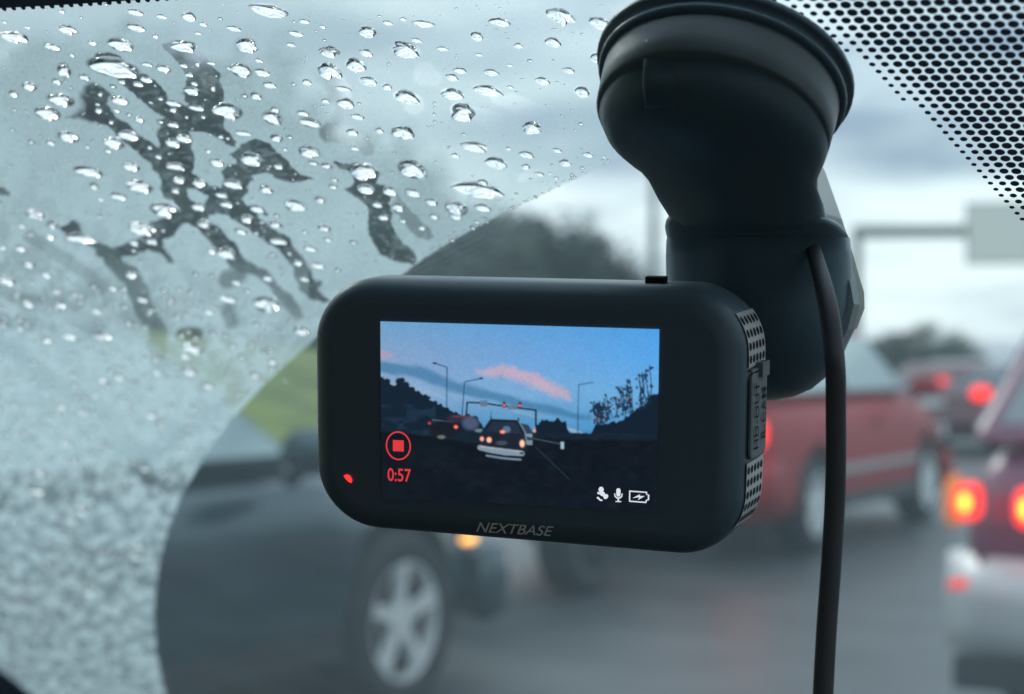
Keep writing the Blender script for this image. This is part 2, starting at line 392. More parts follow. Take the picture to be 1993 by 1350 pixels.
        mm = MB().rings([[(s * (hw + .12) + cos(a_) * .11 * q, wf - .28 + dy, belt + .04 + sin(a_) * .075 * q) for a_ in [2 * pi * k / 14 for k in range(14)]] for q, dy in ((.7, .1), (1, .05), (1, -.03))])
        mm.build('wing_mirror', M_trim if lower else M, root, True)
        for yy in (wf - 1.0, wf - 1.95):
            MB().box((s * (hw + .005), yy, belt - .2), (.03, .16, .03)).build('door_handle', M, root)
        MB().box((s * (hw * 1.0), (-frontov - wb / 2), .3), (.04, wb - 2 * wr - .2, .09)).build('sill', M_trim, root)
    t0, t1 = .1, .9; a0 = lerp(P['wf'], P['rf'], t0); a1 = lerp(P['wf'], P['rf'], t1)
    slab([(sx(a0[1]) * .93, *a0), (-sx(a0[1]) * .93, *a0), (-sx(a1[1]) * .93, *a1), (sx(a1[1]) * .93, *a1)], (0, 1, .6), 'windscreen', M_glass)
    t0 = .12; a0 = lerp(P['wb'], P['rb'], t0); a1 = lerp(P['wb'], P['rb'], .88)
    slab([(sx(a0[1]) * .88, *a0), (-sx(a0[1]) * .88, *a0), (-sx(a1[1]) * .9, *a1), (sx(a1[1]) * .9, *a1)], (0, -1, .6), 'rear_window', M_glass)
    MBp = mat(name + '_bumper', bumpcol, .4, .2) if bumpcol else M
    # bumpers as wrapped bars
    def bumper(y, s, z0, z1, nm):
        rs = []
        for k in range(13):
            t = -1 + 2 * k / 12; x = t * hw * .99; yy = y + s * (.1 - .22 * abs(t) ** 3)
            rs.append([(x, yy - s * .16, z0), (x, yy - s * .01, z0 + .03), (x, yy, z0 + (z1 - z0) * .35), (x, yy + s * .005, z0 + (z1 - z0) * .6), (x, yy - s * .03, z1), (x, yy - s * .16, z1)])
        MB().rings(rs).build(nm, MBp, root, True)
    bumper(-length, -1, .31, .63, 'rear_bumper'); bumper(0, 1, .24, .52, 'front_bumper')
    MB().box((0, .115, .42), (.5, .02, .11)).build('number_plate', M_plate, root)
    MB().box((0, -length - .06, .72), (.36, .04, .12)).build('number_plate', M_plate, root)
    if head:
        for s in (-1, 1):
            MB().rings([[(s * hw * .72 + x * .17, .0 - .06 * (x * s + 1) + y, hood - .3 + z * .07) for x, z in ((-1, -1), (1, -.7), (1, 1), (-1, .8))] for y in (-.12, .03)]).build('headlight', M_head, root)
    root['hw'] = hw
    if extras: extras(root, hw, belt, length, M)
    return root
M_refl = emis('reflector_glow', (1, .03, .03), .8)  # no lamp: the light a reflector returns is given as emission
M_tail = emis('brake_lamp', (1, .02, .015), 2.2); M_bulb = emis('brake_bulb', (1, .30, .02), 6)
def lamp(root, x, y, z, w_, h_, lit=True, bulb=True, m=None, nm='tail_light'):
    n = 20; rs = []
    for q, dy in ((1, .05), (1, 0), (.9, -.025)):
        rs.append([(x + w_ / 2 * q * (abs(cos(a)) ** .7) * (1 if cos(a) > 0 else -1), y + dy, z + h_ / 2 * q * (abs(sin(a)) ** .7) * (1 if sin(a) > 0 else -1)) for a in [2 * pi * k / n for k in range(n)]])
    o = MB().rings(rs).build(nm, m or (M_tail if lit else M_redoff), root, True)
    if bulb and lit:
        MB().disc((x, y - .03, z), (w_ * .24, 0, 0), (0, 0, h_ * .24), 16).build('bulb', M_bulb, o)
# dark car in the next lane, front wheel in view under the dashcam
def ex_dark(root, hw, belt, L_, M):
    lamp(root, hw * .985 - .0, -.42, .565, .025, .03, m=emis('indicator_amber', (1, .42, .08), 3), bulb=False, nm='side_indicator')
    for s in (-1, 1): lamp(root, s * hw * .8, -L_ - .02, .8, .3, .16, lit=False)
car('dark navy car in the left lane with silver five spoke wheel seen below the dashcam', 'car', 'dark_car', (.035, .065, .078), -3.17, 5.6, 4.5, 1.78, .84, .9, 1.38, 2.65, .82, .315, (-1.25, -1.98, -3.3, -4.05), rough=.22, extras=ex_dark, bumpcol=None)
# red car further on in the left lane
def ex_red(root, hw, belt, L_, M):
    for s in (-1, 1): lamp(root, s * hw * .82, -L_ + .0, .8, .26, .2)
    for s in (-1, 1): MB().box((s * (hw + .004), -2.2, .52), (.02, 2.0, .05)).build('side_trim', mat('trim_grey', (.4, .4, .4), .3, .3), root)
car('red car with brake lights on in the left lane, right of the dashcam', 'car', 'red_car', (.34, .012, .018), -3.6, 13.6, 4.3, 1.72, .98, 1.02, 1.52, 2.55, .8, .31, (-1.1, -1.85, -3.4, -4.15), rough=.42, extras=ex_red)
# car ahead in our own lane
def ex_front(root, hw, belt, L_, M):
    y = -L_ - .03
    for s in (-1, 1):
        lamp(root, s * (hw - .115), y, .80, .068, .11); lamp(root, s * (hw - .30), y - .02, .79, .085, .12)
        lamp(root, s * (hw - .03), y + .16, .79, .05, .16, m=emis('indicator_orange', (1, .25, .03), .5), bulb=False, nm='corner_light')
        lamp(root, s * (hw - .10), y - .06, .56, .05, .025, m=M_refl, bulb=False, nm='bumper_reflector')
    lamp(root, 0, y + .1, 1.12, .2, .05)
    MB().box((0, -L_ - .03, .30), (hw * 1.8, .1, .1)).build('rear_valance', M_trim, root)
    for s in (-1, 1): MB().tube([(s * hw * .6, -1.9, 1.5), (s * hw * .6, -2.6, 1.54), (s * hw * .6, -L_ + .5, 1.5)], .016, 8).build('roof_rail', M_trim, root, True)
car('maroon estate car directly ahead with lit brake lights and silver rear bumper', 'car', 'maroon_estate_car', (.15, .022, .07), .33, 9.4, 4.45, 1.72, .93, .99, 1.47, 2.6, .85, .31, (-1.1, -1.8, -3.95, -4.42), rough=.3, extras=ex_front, bumpcol=(.5, .52, .53))
# two further cars
def ex_far(root, hw, belt, L_, M):
    for s in (-1, 1): lamp(root, s * hw * .8, -L_ - .02, .85, .26, .18, bulb=False)
    lamp(root, 0, -L_ + .3, 1.02, .3, .06, bulb=False)
car('dark red hatchback with a red brake light ahead of the red car', 'car', 'hatchback', (.1, .03, .04), -5.5, 26.6, 4.0, 1.7, .84, .9, 1.27, 2.5, .75, .31, (-1.0, -1.7, -3.3, -3.85), extras=ex_far)
car('white saloon car far up the queue beyond the dark red hatchback', 'car', 'saloon_car', (.7, .72, .72), -5.4, 34.5, 4.5, 1.75, .86, .92, 1.3, 2.6, .8, .31, (-1.1, -1.8, -3.2, -4.0), extras=ex_far)
# low dark trailer between the dark car and the red car
tr = empty('trailer', (-4.85, 7.76, 0), label='low dark trailer with a single wheel behind the red car, under the dashcam', cat='trailer')
MB().box((0, -.05, .62), (1.4, 2.0, .34)).build('tray', mat('trailer_paint', (.05, .055, .06), .5), tr)
for s in (-1, 1):
    wheel(tr, s * .78, 0, .31, s, .2, M_hub)
    MB().rings([[(s * (.78 + x_), cos(a) * .38, .31 + sin(a) * .38) for a in [pi * k / 12 for k in range(13)]] for x_ in (-.11, .11)], cap=False, closed=False).build('mudguard', M_trim, tr)
MB().tube([(0, .95, .5), (0, 1.45, .46)], .03).build('drawbar', M_steel, tr)

# ------------------------------------------------------------------ own car: windscreen, roof, cabin shell
own = empty('own_car', (-.35, 0, 0), label='dark cabin and windscreen of the car the photo is taken from', cat='car')
ofs = Vector((.35, 0, 0))
def ob(mb, nm, m, smooth=False, parent=own):
    mb.v = [tuple(Vector(v) + (ofs if parent is own else Vector((0, 0, 0)))) for v in mb.v]
    return mb.build(nm, m, parent, smooth)
M_liner = mat('headliner', (.38, .41, .42), .95, noise=.1, nscale=60); M_dash = mat('dashboard', (.015, .017, .019), .7, bump=.2, nscale=400)
M_seat = mat('seat_cloth', (.04, .045, .05), .95, noise=.2, nscale=80); M_own = mat('own_paint', (.02, .03, .04), .2, coat=.6)
def wsz(y): return CAM_H + (PC - .5 * y) / .8660254
XL, XR = -1.0, .42
yT, yB = .235, .86
# windscreen glass: one thin sheet, tinted, with a little road dirt, coloured teal to add a haze over the darks
mg = bpy.data.materials.new('windscreen_glass'); mg.use_nodes = True; t = mg.node_tree; t.nodes.clear()
o_ = nn(t, 'ShaderNodeOutputMaterial'); tr_ = nn(t, 'ShaderNodeBsdfTransparent'); tr_.inputs[0].default_value = (.86, .955, .975, 1)
gl = nn(t, 'ShaderNodeBsdfGlossy'); gl.inputs['Roughness'].default_value = .02
tl = nn(t, 'ShaderNodeBsdfTranslucent'); tl.inputs[0].default_value = (.42, .58, .64, 1)
fr = nn(t, 'ShaderNodeFresnel'); fr.inputs[0].default_value = 1.1
m1 = nn(t, 'ShaderNodeMixShader'); m2 = nn(t, 'ShaderNodeMixShader')
c_ = nn(t, 'ShaderNodeTexCoord'); n_ = nn(t, 'ShaderNodeTexNoise'); n_.inputs['Scale'].default_value = 22; n_.inputs['Detail'].default_value = 5
t.links.new(c_.outputs['Object'], n_.inputs[0]); mr = nn(t, 'ShaderNodeMapRange'); mr.inputs[1].default_value = .3; mr.inputs[2].default_value = .7
mr.inputs[3].default_value = .065; mr.inputs[4].default_value = .085; t.links.new(n_.outputs[0], mr.inputs[0])
t.links.new(mr.outputs[0], m1.inputs[0]); t.links.new(tr_.outputs[0], m1.inputs[1]); t.links.new(tl.outputs[0], m1.inputs[2])
t.links.new(fr.outputs[0], m2.inputs[0]); t.links.new(m1.outputs[0], m2.inputs[1]); t.links.new(gl.outputs[0], m2.inputs[2]); t.links.new(m2.outputs[0], o_.inputs[0])
b = MB(); b.add([(XL, yB, wsz(yB)), (XR, yB, wsz(yB)), (XR, yT, wsz(yT)), (XL, yT, wsz(yT))], [(0, 1, 2, 3)])
ws = ob(b, 'windscreen', mg)
M_frit = mat('veiled_frit', (.14, .20, .31), .6)  # black print with a bluish veiling glare mixed into its colour
# dot band at the mirror: hexagonal lattice on the glass, dots shrinking at its edge
A = PL(1760, 110, -.0004)
e1 = PL(1785.2, 109.6, -.0004) - A; e2 = PL(1772.2, 124, -.0004) - A
NOUT = -NIN
edge = [(1380, -120), (1470, -25), (1560, 42), (1640, 98), (1720, 165), (1800, 235), (1880, 315), (1960, 405), (2060, 520), (2200, 700)]
def fedge(px):
    for (a, b_), (c, d) in zip(edge, edge[1:]):
        if a <= px <= c: return b_ + (d - b_) * (px - a) / (c - a)
    return None
def topx(p):
    q = p - C0; d = q.dot(EF); return CX + q.dot(ER) / d * FP, CY - q.z / d * FP
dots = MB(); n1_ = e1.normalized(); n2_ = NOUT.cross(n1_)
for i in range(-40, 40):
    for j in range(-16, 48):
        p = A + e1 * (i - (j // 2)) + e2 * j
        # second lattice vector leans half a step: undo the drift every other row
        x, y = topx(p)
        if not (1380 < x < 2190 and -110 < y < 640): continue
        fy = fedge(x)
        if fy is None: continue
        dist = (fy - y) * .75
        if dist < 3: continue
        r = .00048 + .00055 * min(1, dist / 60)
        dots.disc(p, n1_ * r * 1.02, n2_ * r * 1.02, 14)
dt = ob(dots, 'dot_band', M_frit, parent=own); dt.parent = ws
# solid band with half dots along the top left edge, and the corner at the lower left
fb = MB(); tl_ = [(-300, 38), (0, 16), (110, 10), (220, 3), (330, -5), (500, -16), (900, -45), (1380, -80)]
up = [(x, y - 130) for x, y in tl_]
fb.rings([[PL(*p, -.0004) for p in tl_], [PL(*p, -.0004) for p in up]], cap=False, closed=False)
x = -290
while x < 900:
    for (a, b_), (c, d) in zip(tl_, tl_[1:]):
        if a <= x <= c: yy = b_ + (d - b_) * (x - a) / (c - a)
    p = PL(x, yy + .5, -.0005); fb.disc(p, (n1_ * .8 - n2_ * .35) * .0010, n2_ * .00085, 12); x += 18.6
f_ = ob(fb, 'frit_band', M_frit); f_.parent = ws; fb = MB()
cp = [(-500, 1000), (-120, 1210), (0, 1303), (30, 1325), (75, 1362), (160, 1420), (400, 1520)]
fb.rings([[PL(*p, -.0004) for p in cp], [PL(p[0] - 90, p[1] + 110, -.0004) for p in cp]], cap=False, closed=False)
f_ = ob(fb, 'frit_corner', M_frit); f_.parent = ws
# roof, pillars, doors, seats, dashboard, bonnet
zt = wsz(yT)
r = MB(); r.rings([[(XL - .12, y, z - .07), (XL - .02, y, z), (XL + .3, y, z + .03), (XR - .3, y, z + .03), (XR + .02, y, z), (XR + .12, y, z - .07)] for y, z in ((yT, zt + .002), (0, zt + .05), (-1.0, zt + .07), (-1.7, zt + .03))], cap=False, closed=False)
ob(r, 'headliner', M_liner, True)
r = MB(); r.rings([[(XL - .16, y, z - .07), (XL - .04, y, z + .03), (XL + .3, y, z + .065), (XR - .3, y, z + .065), (XR + .04, y, z + .03), (XR + .16, y, z - .07)] for y, z in ((yT + .01, zt + .012), (0, zt + .05), (-1.0, zt + .07), (-1.75, zt + .03))], cap=False, closed=False)
ob(r, 'roof_panel', M_own, True)
for s, x in ((-1, XL - .06), (1, XR + .06)):
    ob(MB().tube([(x, yB + .02, wsz(yB)), (x - s * .02, yT, zt)], .055, 10), 'front_pillar', M_liner, True)
    ob(MB().box((x + s * .07, -.25, .45), (.08, 2.2, .8)), 'door_panel', M_dash)
    ob(MB().box((x + s * .07, -.42, 1.15), (.06, .10, .62)), 'centre_pillar', M_liner)
    ob(MB().box((x + s * .05, -1.55, 1.12), (.06, .5, .4)), 'rear_pillar', M_liner)
ob(MB().box((-.29, -1.72, .5), (1.6, .08, .8)), 'rear_panel', M_dash)
ob(MB().box((-.29, -.4, .15), (1.6, 2.8, .06)), 'floor_pan', M_dash)
d_ = MB(); rs = []
for y, z in ((.9, .93), (.8, .93), (.6, .9), (.48, .86), (.45, .78), (.47, .3)):
    rs.append([(XL - .1 + (XR - XL + .2) * k / 8, y, z + .008 * sin(k)) for k in range(9)])
d_.rings(rs, cap=False, closed=False); ob(d_, 'dashboard', M_dash, True)
for x in (-.7, .0):
    q = MB().rings([[(x + sx_ * .24 * w_, y, z + sz_) for sx_, sz_ in ((-1, -.06), (1, -.06), (1, .06), (-1, .06))] for y, z, w_ in ((-.1, .5, .95), (-.35, .5, 1), (-.6, .48, 1))])
    q.rings([[(x + sx_ * .23 * w_, y + sy_, z) for sx_, sy_ in ((-1, -.06), (1, -.06), (1, .06), (-1, .06))] for y, z, w_ in ((-.6, .5, 1), (-.72, .8, 1), (-.8, 1.08, .8))])
    q.rings([[(x + sx_ * .13, y + sy_, z) for sx_, sy_ in ((-1, -.05), (1, -.05), (1, .05), (-1, .05))] for y, z in ((-.8, 1.12), (-.82, 1.28))])
    ob(q, 'seat', M_seat)
h_ = MB(); h_.rings([[(-.29 + s * .75 * w_, y, z - .06 * abs(s) ** 3) for s in (-1, -.7, -.35, 0, .35, .7, 1)] for y, z, w_ in ((.95, .82, 1), (1.3, .78, 1), (1.8, .66, .97), (2.05, .5, .9), (2.1, .25, .85))], cap=False, closed=False)
ob(h_, 'bonnet', M_own, True)

# ------------------------------------------------------------------ raindrops (traced sizes, built on the outside of the glass)
D1 = [(85,215,150,65),(395,172,125,50),(305,272,90,35),(705,258,145,75),(790,70,90,38),(795,160,105,45),(940,95,60,25),(1103,95,80,55),(1185,140,45,25),(1075,268,165,65),(1570,62,195,75),(1365,165,85,32),(1440,262,130,85),(1155,193,40,20),(1775,123,65,30),(1727,195,85,35),(1700,260,55,25),(1920,300,110,60),(1883,155,35,20),(1510,352,45,28),(540,250,50,25),(907,210,35,30),(362,65,40,25),(25,127,30,18),(158,158,40,16),(420,320,30,25),(660,392,300,100),(375,410,80,80),(493,450,65,35),(333,475,55,35),(172,503,85,45),(80,545,50,40),(357,583,155,65),(278,660,150,70),(400,797,120,58),(295,832,48,30),(515,1000,165,55),(768,973,92,50),(815,1085,150,75),(690,1145,85,42),(310,1308,60,45),(205,1250,110,45),(550,1085,50,40),(590,1165,35,22),(665,835,120,58),(745,790,110,55),(700,585,100,50),(680,645,38,20),(815,697,55,32),(955,400,85,45),(858,375,60,25),(1070,382,45,22),(1155,372,32,35),(1230,368,45,20),(1103,435,45,25),(1135,487,45,22),(1245,510,35,40),(1120,530,95,45),(1010,602,95,32),(1012,640,45,30),(1148,630,95,30),(1325,645,180,85),(1010,727,60,32),(1010,835,100,45),(1075,808,95,42),(1420,778,90,32),(1290,798,35,20),(1615,805,70,45),(1590,685,110,75),(1605,640,50,32),(1495,560,65,45),(1405,408,110,75),(1530,422,95,45),(1575,495,75,38),(1340,398,35,20),(1790,478,60,35),(1768,660,65,35),(1812,715,120,50),(1920,415,125,100),(1265,948,80,45),(1025,970,115,42),(1465,930,135,65),(1625,972,55,28),(1045,1052,65,38),(1165,1070,90,42),(1360,1075,105,50),(1025,1112,50,28),(1295,1138,80,28),(1320,1192,70,35),(1160,1208,90,40),(1555,1105,75,50),(1725,1200,120,65),(1870,1165,60,40),(1805,885,120,65),(1830,950,60,25),(1910,967,65,30),(1500,1218,90,40),(960,1225,165,75),(830,1325,140,50),(1190,1305,75,45),(1440,1278,75,45),(1605,1308,80,45),(1950,1045,40,22),(1945,1090,50,25),(1215,880,30,20),(630,880,40,20),(510,858,25,14),(1665,872,30,18),(650,715,30,18),(575,645,45,28),(570,608,30,14),(585,548,30,25),(805,490,65,28),(855,465,70,30),(712,478,40,20),(937,577,30,16),(880,597,25,12),(1090,683,22,16),(1185,683,25,14),(875,860,30,20),(925,915,40,20)]
D2 = [(345,185,105,70),(463,132,58,28),(552,110,40,22),(670,137,110,45),(632,235,65,28),(568,290,180,90),(783,283,75,25),(1115,128,110,50),(983,210,75,55),(1470,95,160,80),(1700,135,120,75),(1680,335,70,60),(1427,245,95,55),(1225,265,60,32),(122,300,120,65),(337,307,80,45),(272,380,110,75),(352,473,105,55),(460,507,62,36),(203,518,90,32),(575,567,155,70),(218,602,98,62),(288,680,80,36),(100,588,50,30),(885,410,75,38),(840,450,75,45),(1067,422,88,38),(1045,527,160,62),(842,548,130,65),(900,655,145,110),(1520,410,75,35),(1367,472,85,45),(1600,535,95,65),(1175,380,45,15),(997,318,50,20),(1178,508,45,20),(255,772,75,40),(415,762,48,35),(553,772,130,80),(1303,745,110,80),(735,665,22,25),(967,855,160,60),(857,907,55,28),(1168,867,38,20),(1275,902,88,42),(1452,877,60,28),(1270,972,48,35),(1097,950,130,65),(1500,950,70,45),(1632,903,58,32),(1725,915,25,12),(1350,1015,55,25),(1410,1013,28,14),(1448,1038,28,20),(605,985,160,100),(325,1000,175,85),(105,968,60,32),(30,950,55,25),(155,1047,40,24),(145,1088,45,24),(335,1102,95,58),(475,1115,85,50),(610,1125,90,45),(720,1180,70,40),(1018,1065,62,38),(990,1110,300,80),(865,1215,130,75),(1018,1213,95,45),(860,1265,65,32),(735,1262,55,32),(402,1195,55,30),(525,1208,75,50),(437,1268,65,30),(553,1290,35,18),(75,1165,55,40),(985,1297,28,12),(663,1330,45,25),(95,1332,75,35),(270,865,50,25)]
D3 = [(305,52,65,40),(220,5,60,25),(130,60,45,25),(465,130,160,55),(825,85,125,55),(885,150,65,32),(785,158,55,30),(290,120,55,30),(15,182,40,20),(118,190,60,30),(168,282,70,30),(270,345,55,28),(40,380,100,40),(330,440,50,24),(768,345,75,36),(660,425,50,22),(830,490,60,26),(1195,45,75,42),(1405,90,70,34),(1235,208,50,28),(1320,215,120,60),(1625,148,105,36),(1610,50,80,42),(1895,75,70,28),(1810,192,75,30),(1740,275,60,28),(1855,290,80,36),(1560,362,60,35),(1775,368,50,24),(1380,390,60,25),(1330,485,100,38),(1555,515,150,85),(1220,560,60,28),(20,630,50,36),(165,515,55,30),(355,522,60,28),(565,560,55,25),(120,657,42,28),(600,700,115,42),(400,702,80,28),(272,722,58,32),(1125,775,125,50),(1085,820,60,28),(1105,908,85,42),(1760,672,90,42),(1590,852,50,30),(1490,928,65,34),(920,915,50,22),(700,940,65,36),(600,957,60,24),(1215,995,65,24),(880,1165,60,26),(560,1048,40,20),(1915,138,45,28),(1780,95,30,20),(1450,15,60,26),(1690,220,30,16),(360,1115,60,26),(480,1150,60,20),(330,1150,40,22)]
D4 = [(205,190,55,30),(345,40,60,20),(430,392,70,40),(370,445,70,24),(190,285,80,22),(760,170,50,18),(730,580,60,24),(720,635,80,20),(230,1005,40,20),(460,820,60,20)]
DR = [(x / 3, y / 3, w_ / 3, h / 3) for x, y, w_, h in D1] + [(600 + x / 3, y / 3, w_ / 3, h / 3) for x, y, w_, h in D2] \
   + [(x / 3, 420 + y / 3, w_ / 3, h / 3) for x, y, w_, h in D3] + [(x / 2.7, 850 + y / 2.7, w_ / 2.7, h / 2.7) for x, y, w_, h in D4]
mw = bpy.data.materials.new('water'); mw.use_nodes = True; t = mw.node_tree; t.nodes.clear()
o_ = nn(t, 'ShaderNodeOutputMaterial'); gb = nn(t, 'ShaderNodeBsdfGlass'); gb.inputs['IOR'].default_value = 1.33; gb.inputs['Roughness'].default_value = 0
gb.inputs[0].default_value = (1, 1, 1, 1); t.links.new(gb.outputs[0], o_.inputs[0])
SL = math.tan(R_(11))
def drop_geo(px, py, w_, h, rnd, NA=28, NR=5, rough=.12):
    ph = [rnd.uniform(0, 6.28) for _ in range(6)]; am = [rough * rnd.uniform(.3, 1) / (1 + .35 * k) for k in range(6)]
    c = PL(px, py, .0001); pts = []
    tip = rnd.uniform(.0, .22)
    for k in range(NA):
        a = 2 * pi * k / NA
        q = 1 + sum(am[m] * cos((m + 2) * a + ph[m]) for m in range(6)) * .6 + tip * max(0, cos(a - .1)) ** 6 + tip * .7 * max(0, -cos(a + .15)) ** 6
        if sin(a) < 0: yq = .82            # flatter above, fuller below (pixel y grows downwards)
        else: yq = 1.05
        dx = cos(a) * w_ / 2 * q * .93; dy = sin(a) * h / 2 * q * yq
        pts.append(PL(px + dx, py + dy + dx * SL * .9, .0001) - c)
    wm = (pts[0] - pts[NA // 2]).length / 2; hm = (pts[NA // 4] - pts[3 * NA // 4]).length / 2; H = min(wm, hm) * rnd.uniform(.6, .75)
    rings = []
    for i in range(NR):
        f = 1 - (i / NR) ** 1.35 if i else 1.0
        z = H * (1 - f ** 2.05) ** .86
        rings.append([p * f + NOUT * z for p in pts])
    vs = [p for r_ in rings for p in r_] + [NOUT * H, Vector((0, 0, 0))]; fs = []
    for i in range(NR - 1):
        for k in range(NA): fs.append((i * NA + k, i * NA + (k + 1) % NA, (i + 1) * NA + (k + 1) % NA, (i + 1) * NA + k))
    T = NR * NA
    for k in range(NA):
        fs.append(((NR - 1) * NA + k, (NR - 1) * NA + (k + 1) % NA, T)); fs.append(((k + 1) % NA, k, T + 1))
    return c, vs, fs
def cell(px, py):
    c = ('beside the suction cup' if px > 1000 else 'between dark runs and cup' if px > 760 else 'by the short dark run' if px > 620 else
         'right of the forked run' if px > 470 else 'on the forked run' if px > 280 else 'left of the forked run' if px > 130 else 'at the left border')
    r_ = ('in the top row' if py < 70 else 'high up' if py < 150 else 'upper half' if py < 240 else 'mid height' if py < 340 else 'lower down' if py < 440 else
          'above dashcam level' if py < 560 else 'near the grass patch' if py < 760 else 'deep in spray')
    return r_ + ' ' + c
cells = {}
for i, dr in enumerate(DR): cells.setdefault(cell(dr[0], dr[1]), []).append(i)
labels = {}
for c_, ids in cells.items():
    ids.sort(key=lambda i: -DR[i][2] * DR[i][3])
    TOP = ['biggest', 'second biggest', 'third biggest']
    rest = sorted(ids[3:], key=lambda i: DR[i][0])
    for r_, i in enumerate(ids[:3]): labels[i] = '%s raindrop %s' % (TOP[r_] if len(ids) > 1 else 'lone', c_)
    for r_, i in enumerate(rest): labels[i] = '%s smaller raindrop from the left, %s' % (ORD[r_], c_) if len(rest) > 1 else 'smallest raindrop %s' % c_
for i in labels:
    x, y, w_, h = DR[i]; shp = 'long flat' if w_ / h > 2.6 else 'squat' if w_ / h < 1.5 else 'oval'
    labels[i] = labels[i].replace('raindrop', shp + ' raindrop', 1)
GRP = 'raindrops on the windscreen'
for i, (x, y, w_, h) in enumerate(DR):
    rnd = random.Random(100 + i); big = w_ > 35
    c, vs, fs = drop_geo(x, y, w_, h, rnd, 32 if big else 22, 7 if big else 5, .3 if big else .16)
    me = bpy.data.meshes.new('raindrop'); me.from_pydata(vs, [], fs); me.update()
    bm = bmesh.new(); bm.from_mesh(me); bmesh.ops.recalc_face_normals(bm, faces=bm.faces); bm.to_mesh(me); bm.free()
    me.polygons.foreach_set('use_smooth', [len(p.vertices) == 4 or True for p in me.polygons]); me.materials.append(mw)
    # keep the flat base flat
    NAe = 32 if big else 22
    for p in me.polygons:
        if (max(p.vertices) == len(vs) - 1): p.use_smooth = False
    es = bmesh.new(); es.from_mesh(me); es.edges.ensure_lookup_table()
    for ed in es.edges:
        if all(v.index < NAe for v in ed.verts): ed.smooth = False
    es.to_mesh(me); es.free()
    o = bpy.data.objects.new('raindrop', me); o.location = c; sc.collection.objects.link(o)
    tag(o, labels[i], 'raindrop', GRP)
# the finest spatter nobody could count
rnd = random.Random(5); V = []; Fs = []; tiny = []
arcl = [(1200, 310), (1100, 357), (1000, 405), (915, 450), (830, 501), (700, 593), (515, 748), (450, 819)]
for k in range(1750):
    x = rnd.uniform(-40, 1200); y = rnd.uniform(5, 760)
    if 900 <= k < 1050:
        q = rnd.randrange(len(arcl) - 1); f2 = rnd.random(); x = arcl[q][0] + (arcl[q + 1][0] - arcl[q][0]) * f2; y = arcl[q][1] + (arcl[q + 1][1] - arcl[q][1]) * f2 - abs(rnd.gauss(0, 5))
    elif k >= 1050:
        x = rnd.uniform(-60, 560); y = rnd.uniform(560, 1340)
        if y > 745 and x > 515 - (y - 745) * .8 - 15: continue
        if y > 1000 and x > 285: continue
        s_ = rnd.uniform(4, 9); c, vs, fs = drop_geo(x, y, s_ * 1.8, s_ * .8, rnd, 10, 3, .1); b0 = len(V)
        V += [v + c for v in vs]; Fs += [tuple(q + b0 for q in f) for f in fs]; tiny.append((x, y, s_ * 1.8, s_ * .8)); continue
    if y > 300 and x > 1200 - (y - 308) * 2.0: continue
    if x > 1190 or (x > 600 and y > 530): continue
    s_ = rnd.uniform(1.6, 4.2) if rnd.random() < .85 else rnd.uniform(4, 8)
    if any(abs(x - d[0]) < d[2] * .6 + s_ and abs(y - d[1]) < d[3] * .6 + s_ for d in DR): continue
    c, vs, fs = drop_geo(x, y, s_ * 1.7, s_ * .95, rnd, 10, 3, .1); b0 = len(V); tiny.append((x, y, s_ * 1.7, s_ * .95))
    V += [v + c for v in vs]; Fs += [tuple(q + b0 for q in f) for f in fs]
me = bpy.data.meshes.new('fine_spatter'); me.from_pydata(V, [], Fs); me.materials.append(mw)
me.polygons.foreach_set('use_smooth', [True] * len(me.polygons))
o = bpy.data.objects.new('fine_spatter', me); sc.collection.objects.link(o)
tag(o, 'fine spatter of tiny water beads between the raindrops on the glass', 'water', kind='stuff')

# ------------------------------------------------------------------ film of spray and grime left of the wiper's arc
STR = [  # strokes where water ran and left the glass clear: (strength, [(x,y,r)...]) in photo measure
 (.9, [(352,650,10),(380,652,14)]), (.6, [(372,660,9),(392,668,9)]),
 (.55, [(0,673,12),(33,683,14),(60,713,15),(93,740,16),(133,763,14),(173,780,15),(217,820,20),(233,853,22),(262,890,16),(290,930,16)]),
 (.8, [(-4,365,4),(6,372,7),(16,376,3)]),
 (.6, [(443,543,16),(467,533,13)]), (.5, [(443,603,13),(453,627,11)]),
 (.5, [(650,130,8),(657,180,26),(660,225,14),(655,255,8)]), (.4, [(828,143,22),(845,150,16)]), (.45, [(806,203,18)]),
 (.5, [(925,218,12),(960,240,22),(987,260,14)]), (.5, [(965,193,10),(1000,197,15),(1043,227,25),(1067,260,24),(1093,287,18)]),
 (.5, [(655,250,14),(690,262,16),(715,290,12)]),
 (.5, [(1015,345,8),(1050,330,13),(1080,322,10)]), (.6, [(640,258,18),(672,268,12)]),
 (.3, [(-10,560,10),(60,590,14),(120,600,18),(190,640,20)]), (.3, [(60,460,12),(150,520,12),(200,560,12)]),
]
SW = [(2300, -250), (1650, 96), (1205, 308), (1100, 356), (1000, 404), (915, 449), (830, 500), (770, 545), (700, 592), (610, 662), (515, 747), (450, 818), (400, 886), (355, 960), (325, 1032), (306, 1110), (299, 1190), (303, 1270), (322, 1350), (350, 1430), (400, 1540)]
ST = 2.25; xs = np.arange(-420, 1700, ST); ysg = np.arange(-60, 1480, ST)
X, Y = np.meshgrid(xs, ysg)
def seg(X, Y, a, b):
    ax, ay, ar = a; bx, by, br_ = b; dx, dy = bx - ax, by - ay; L2 = dx * dx + dy * dy + 1e-9
    tt = np.clip(((X - ax) * dx + (Y - ay) * dy) / L2, 0, 1)
    return np.hypot(X - ax - tt * dx, (Y - ay - tt * dy)) - (ar + (br_ - ar) * tt)
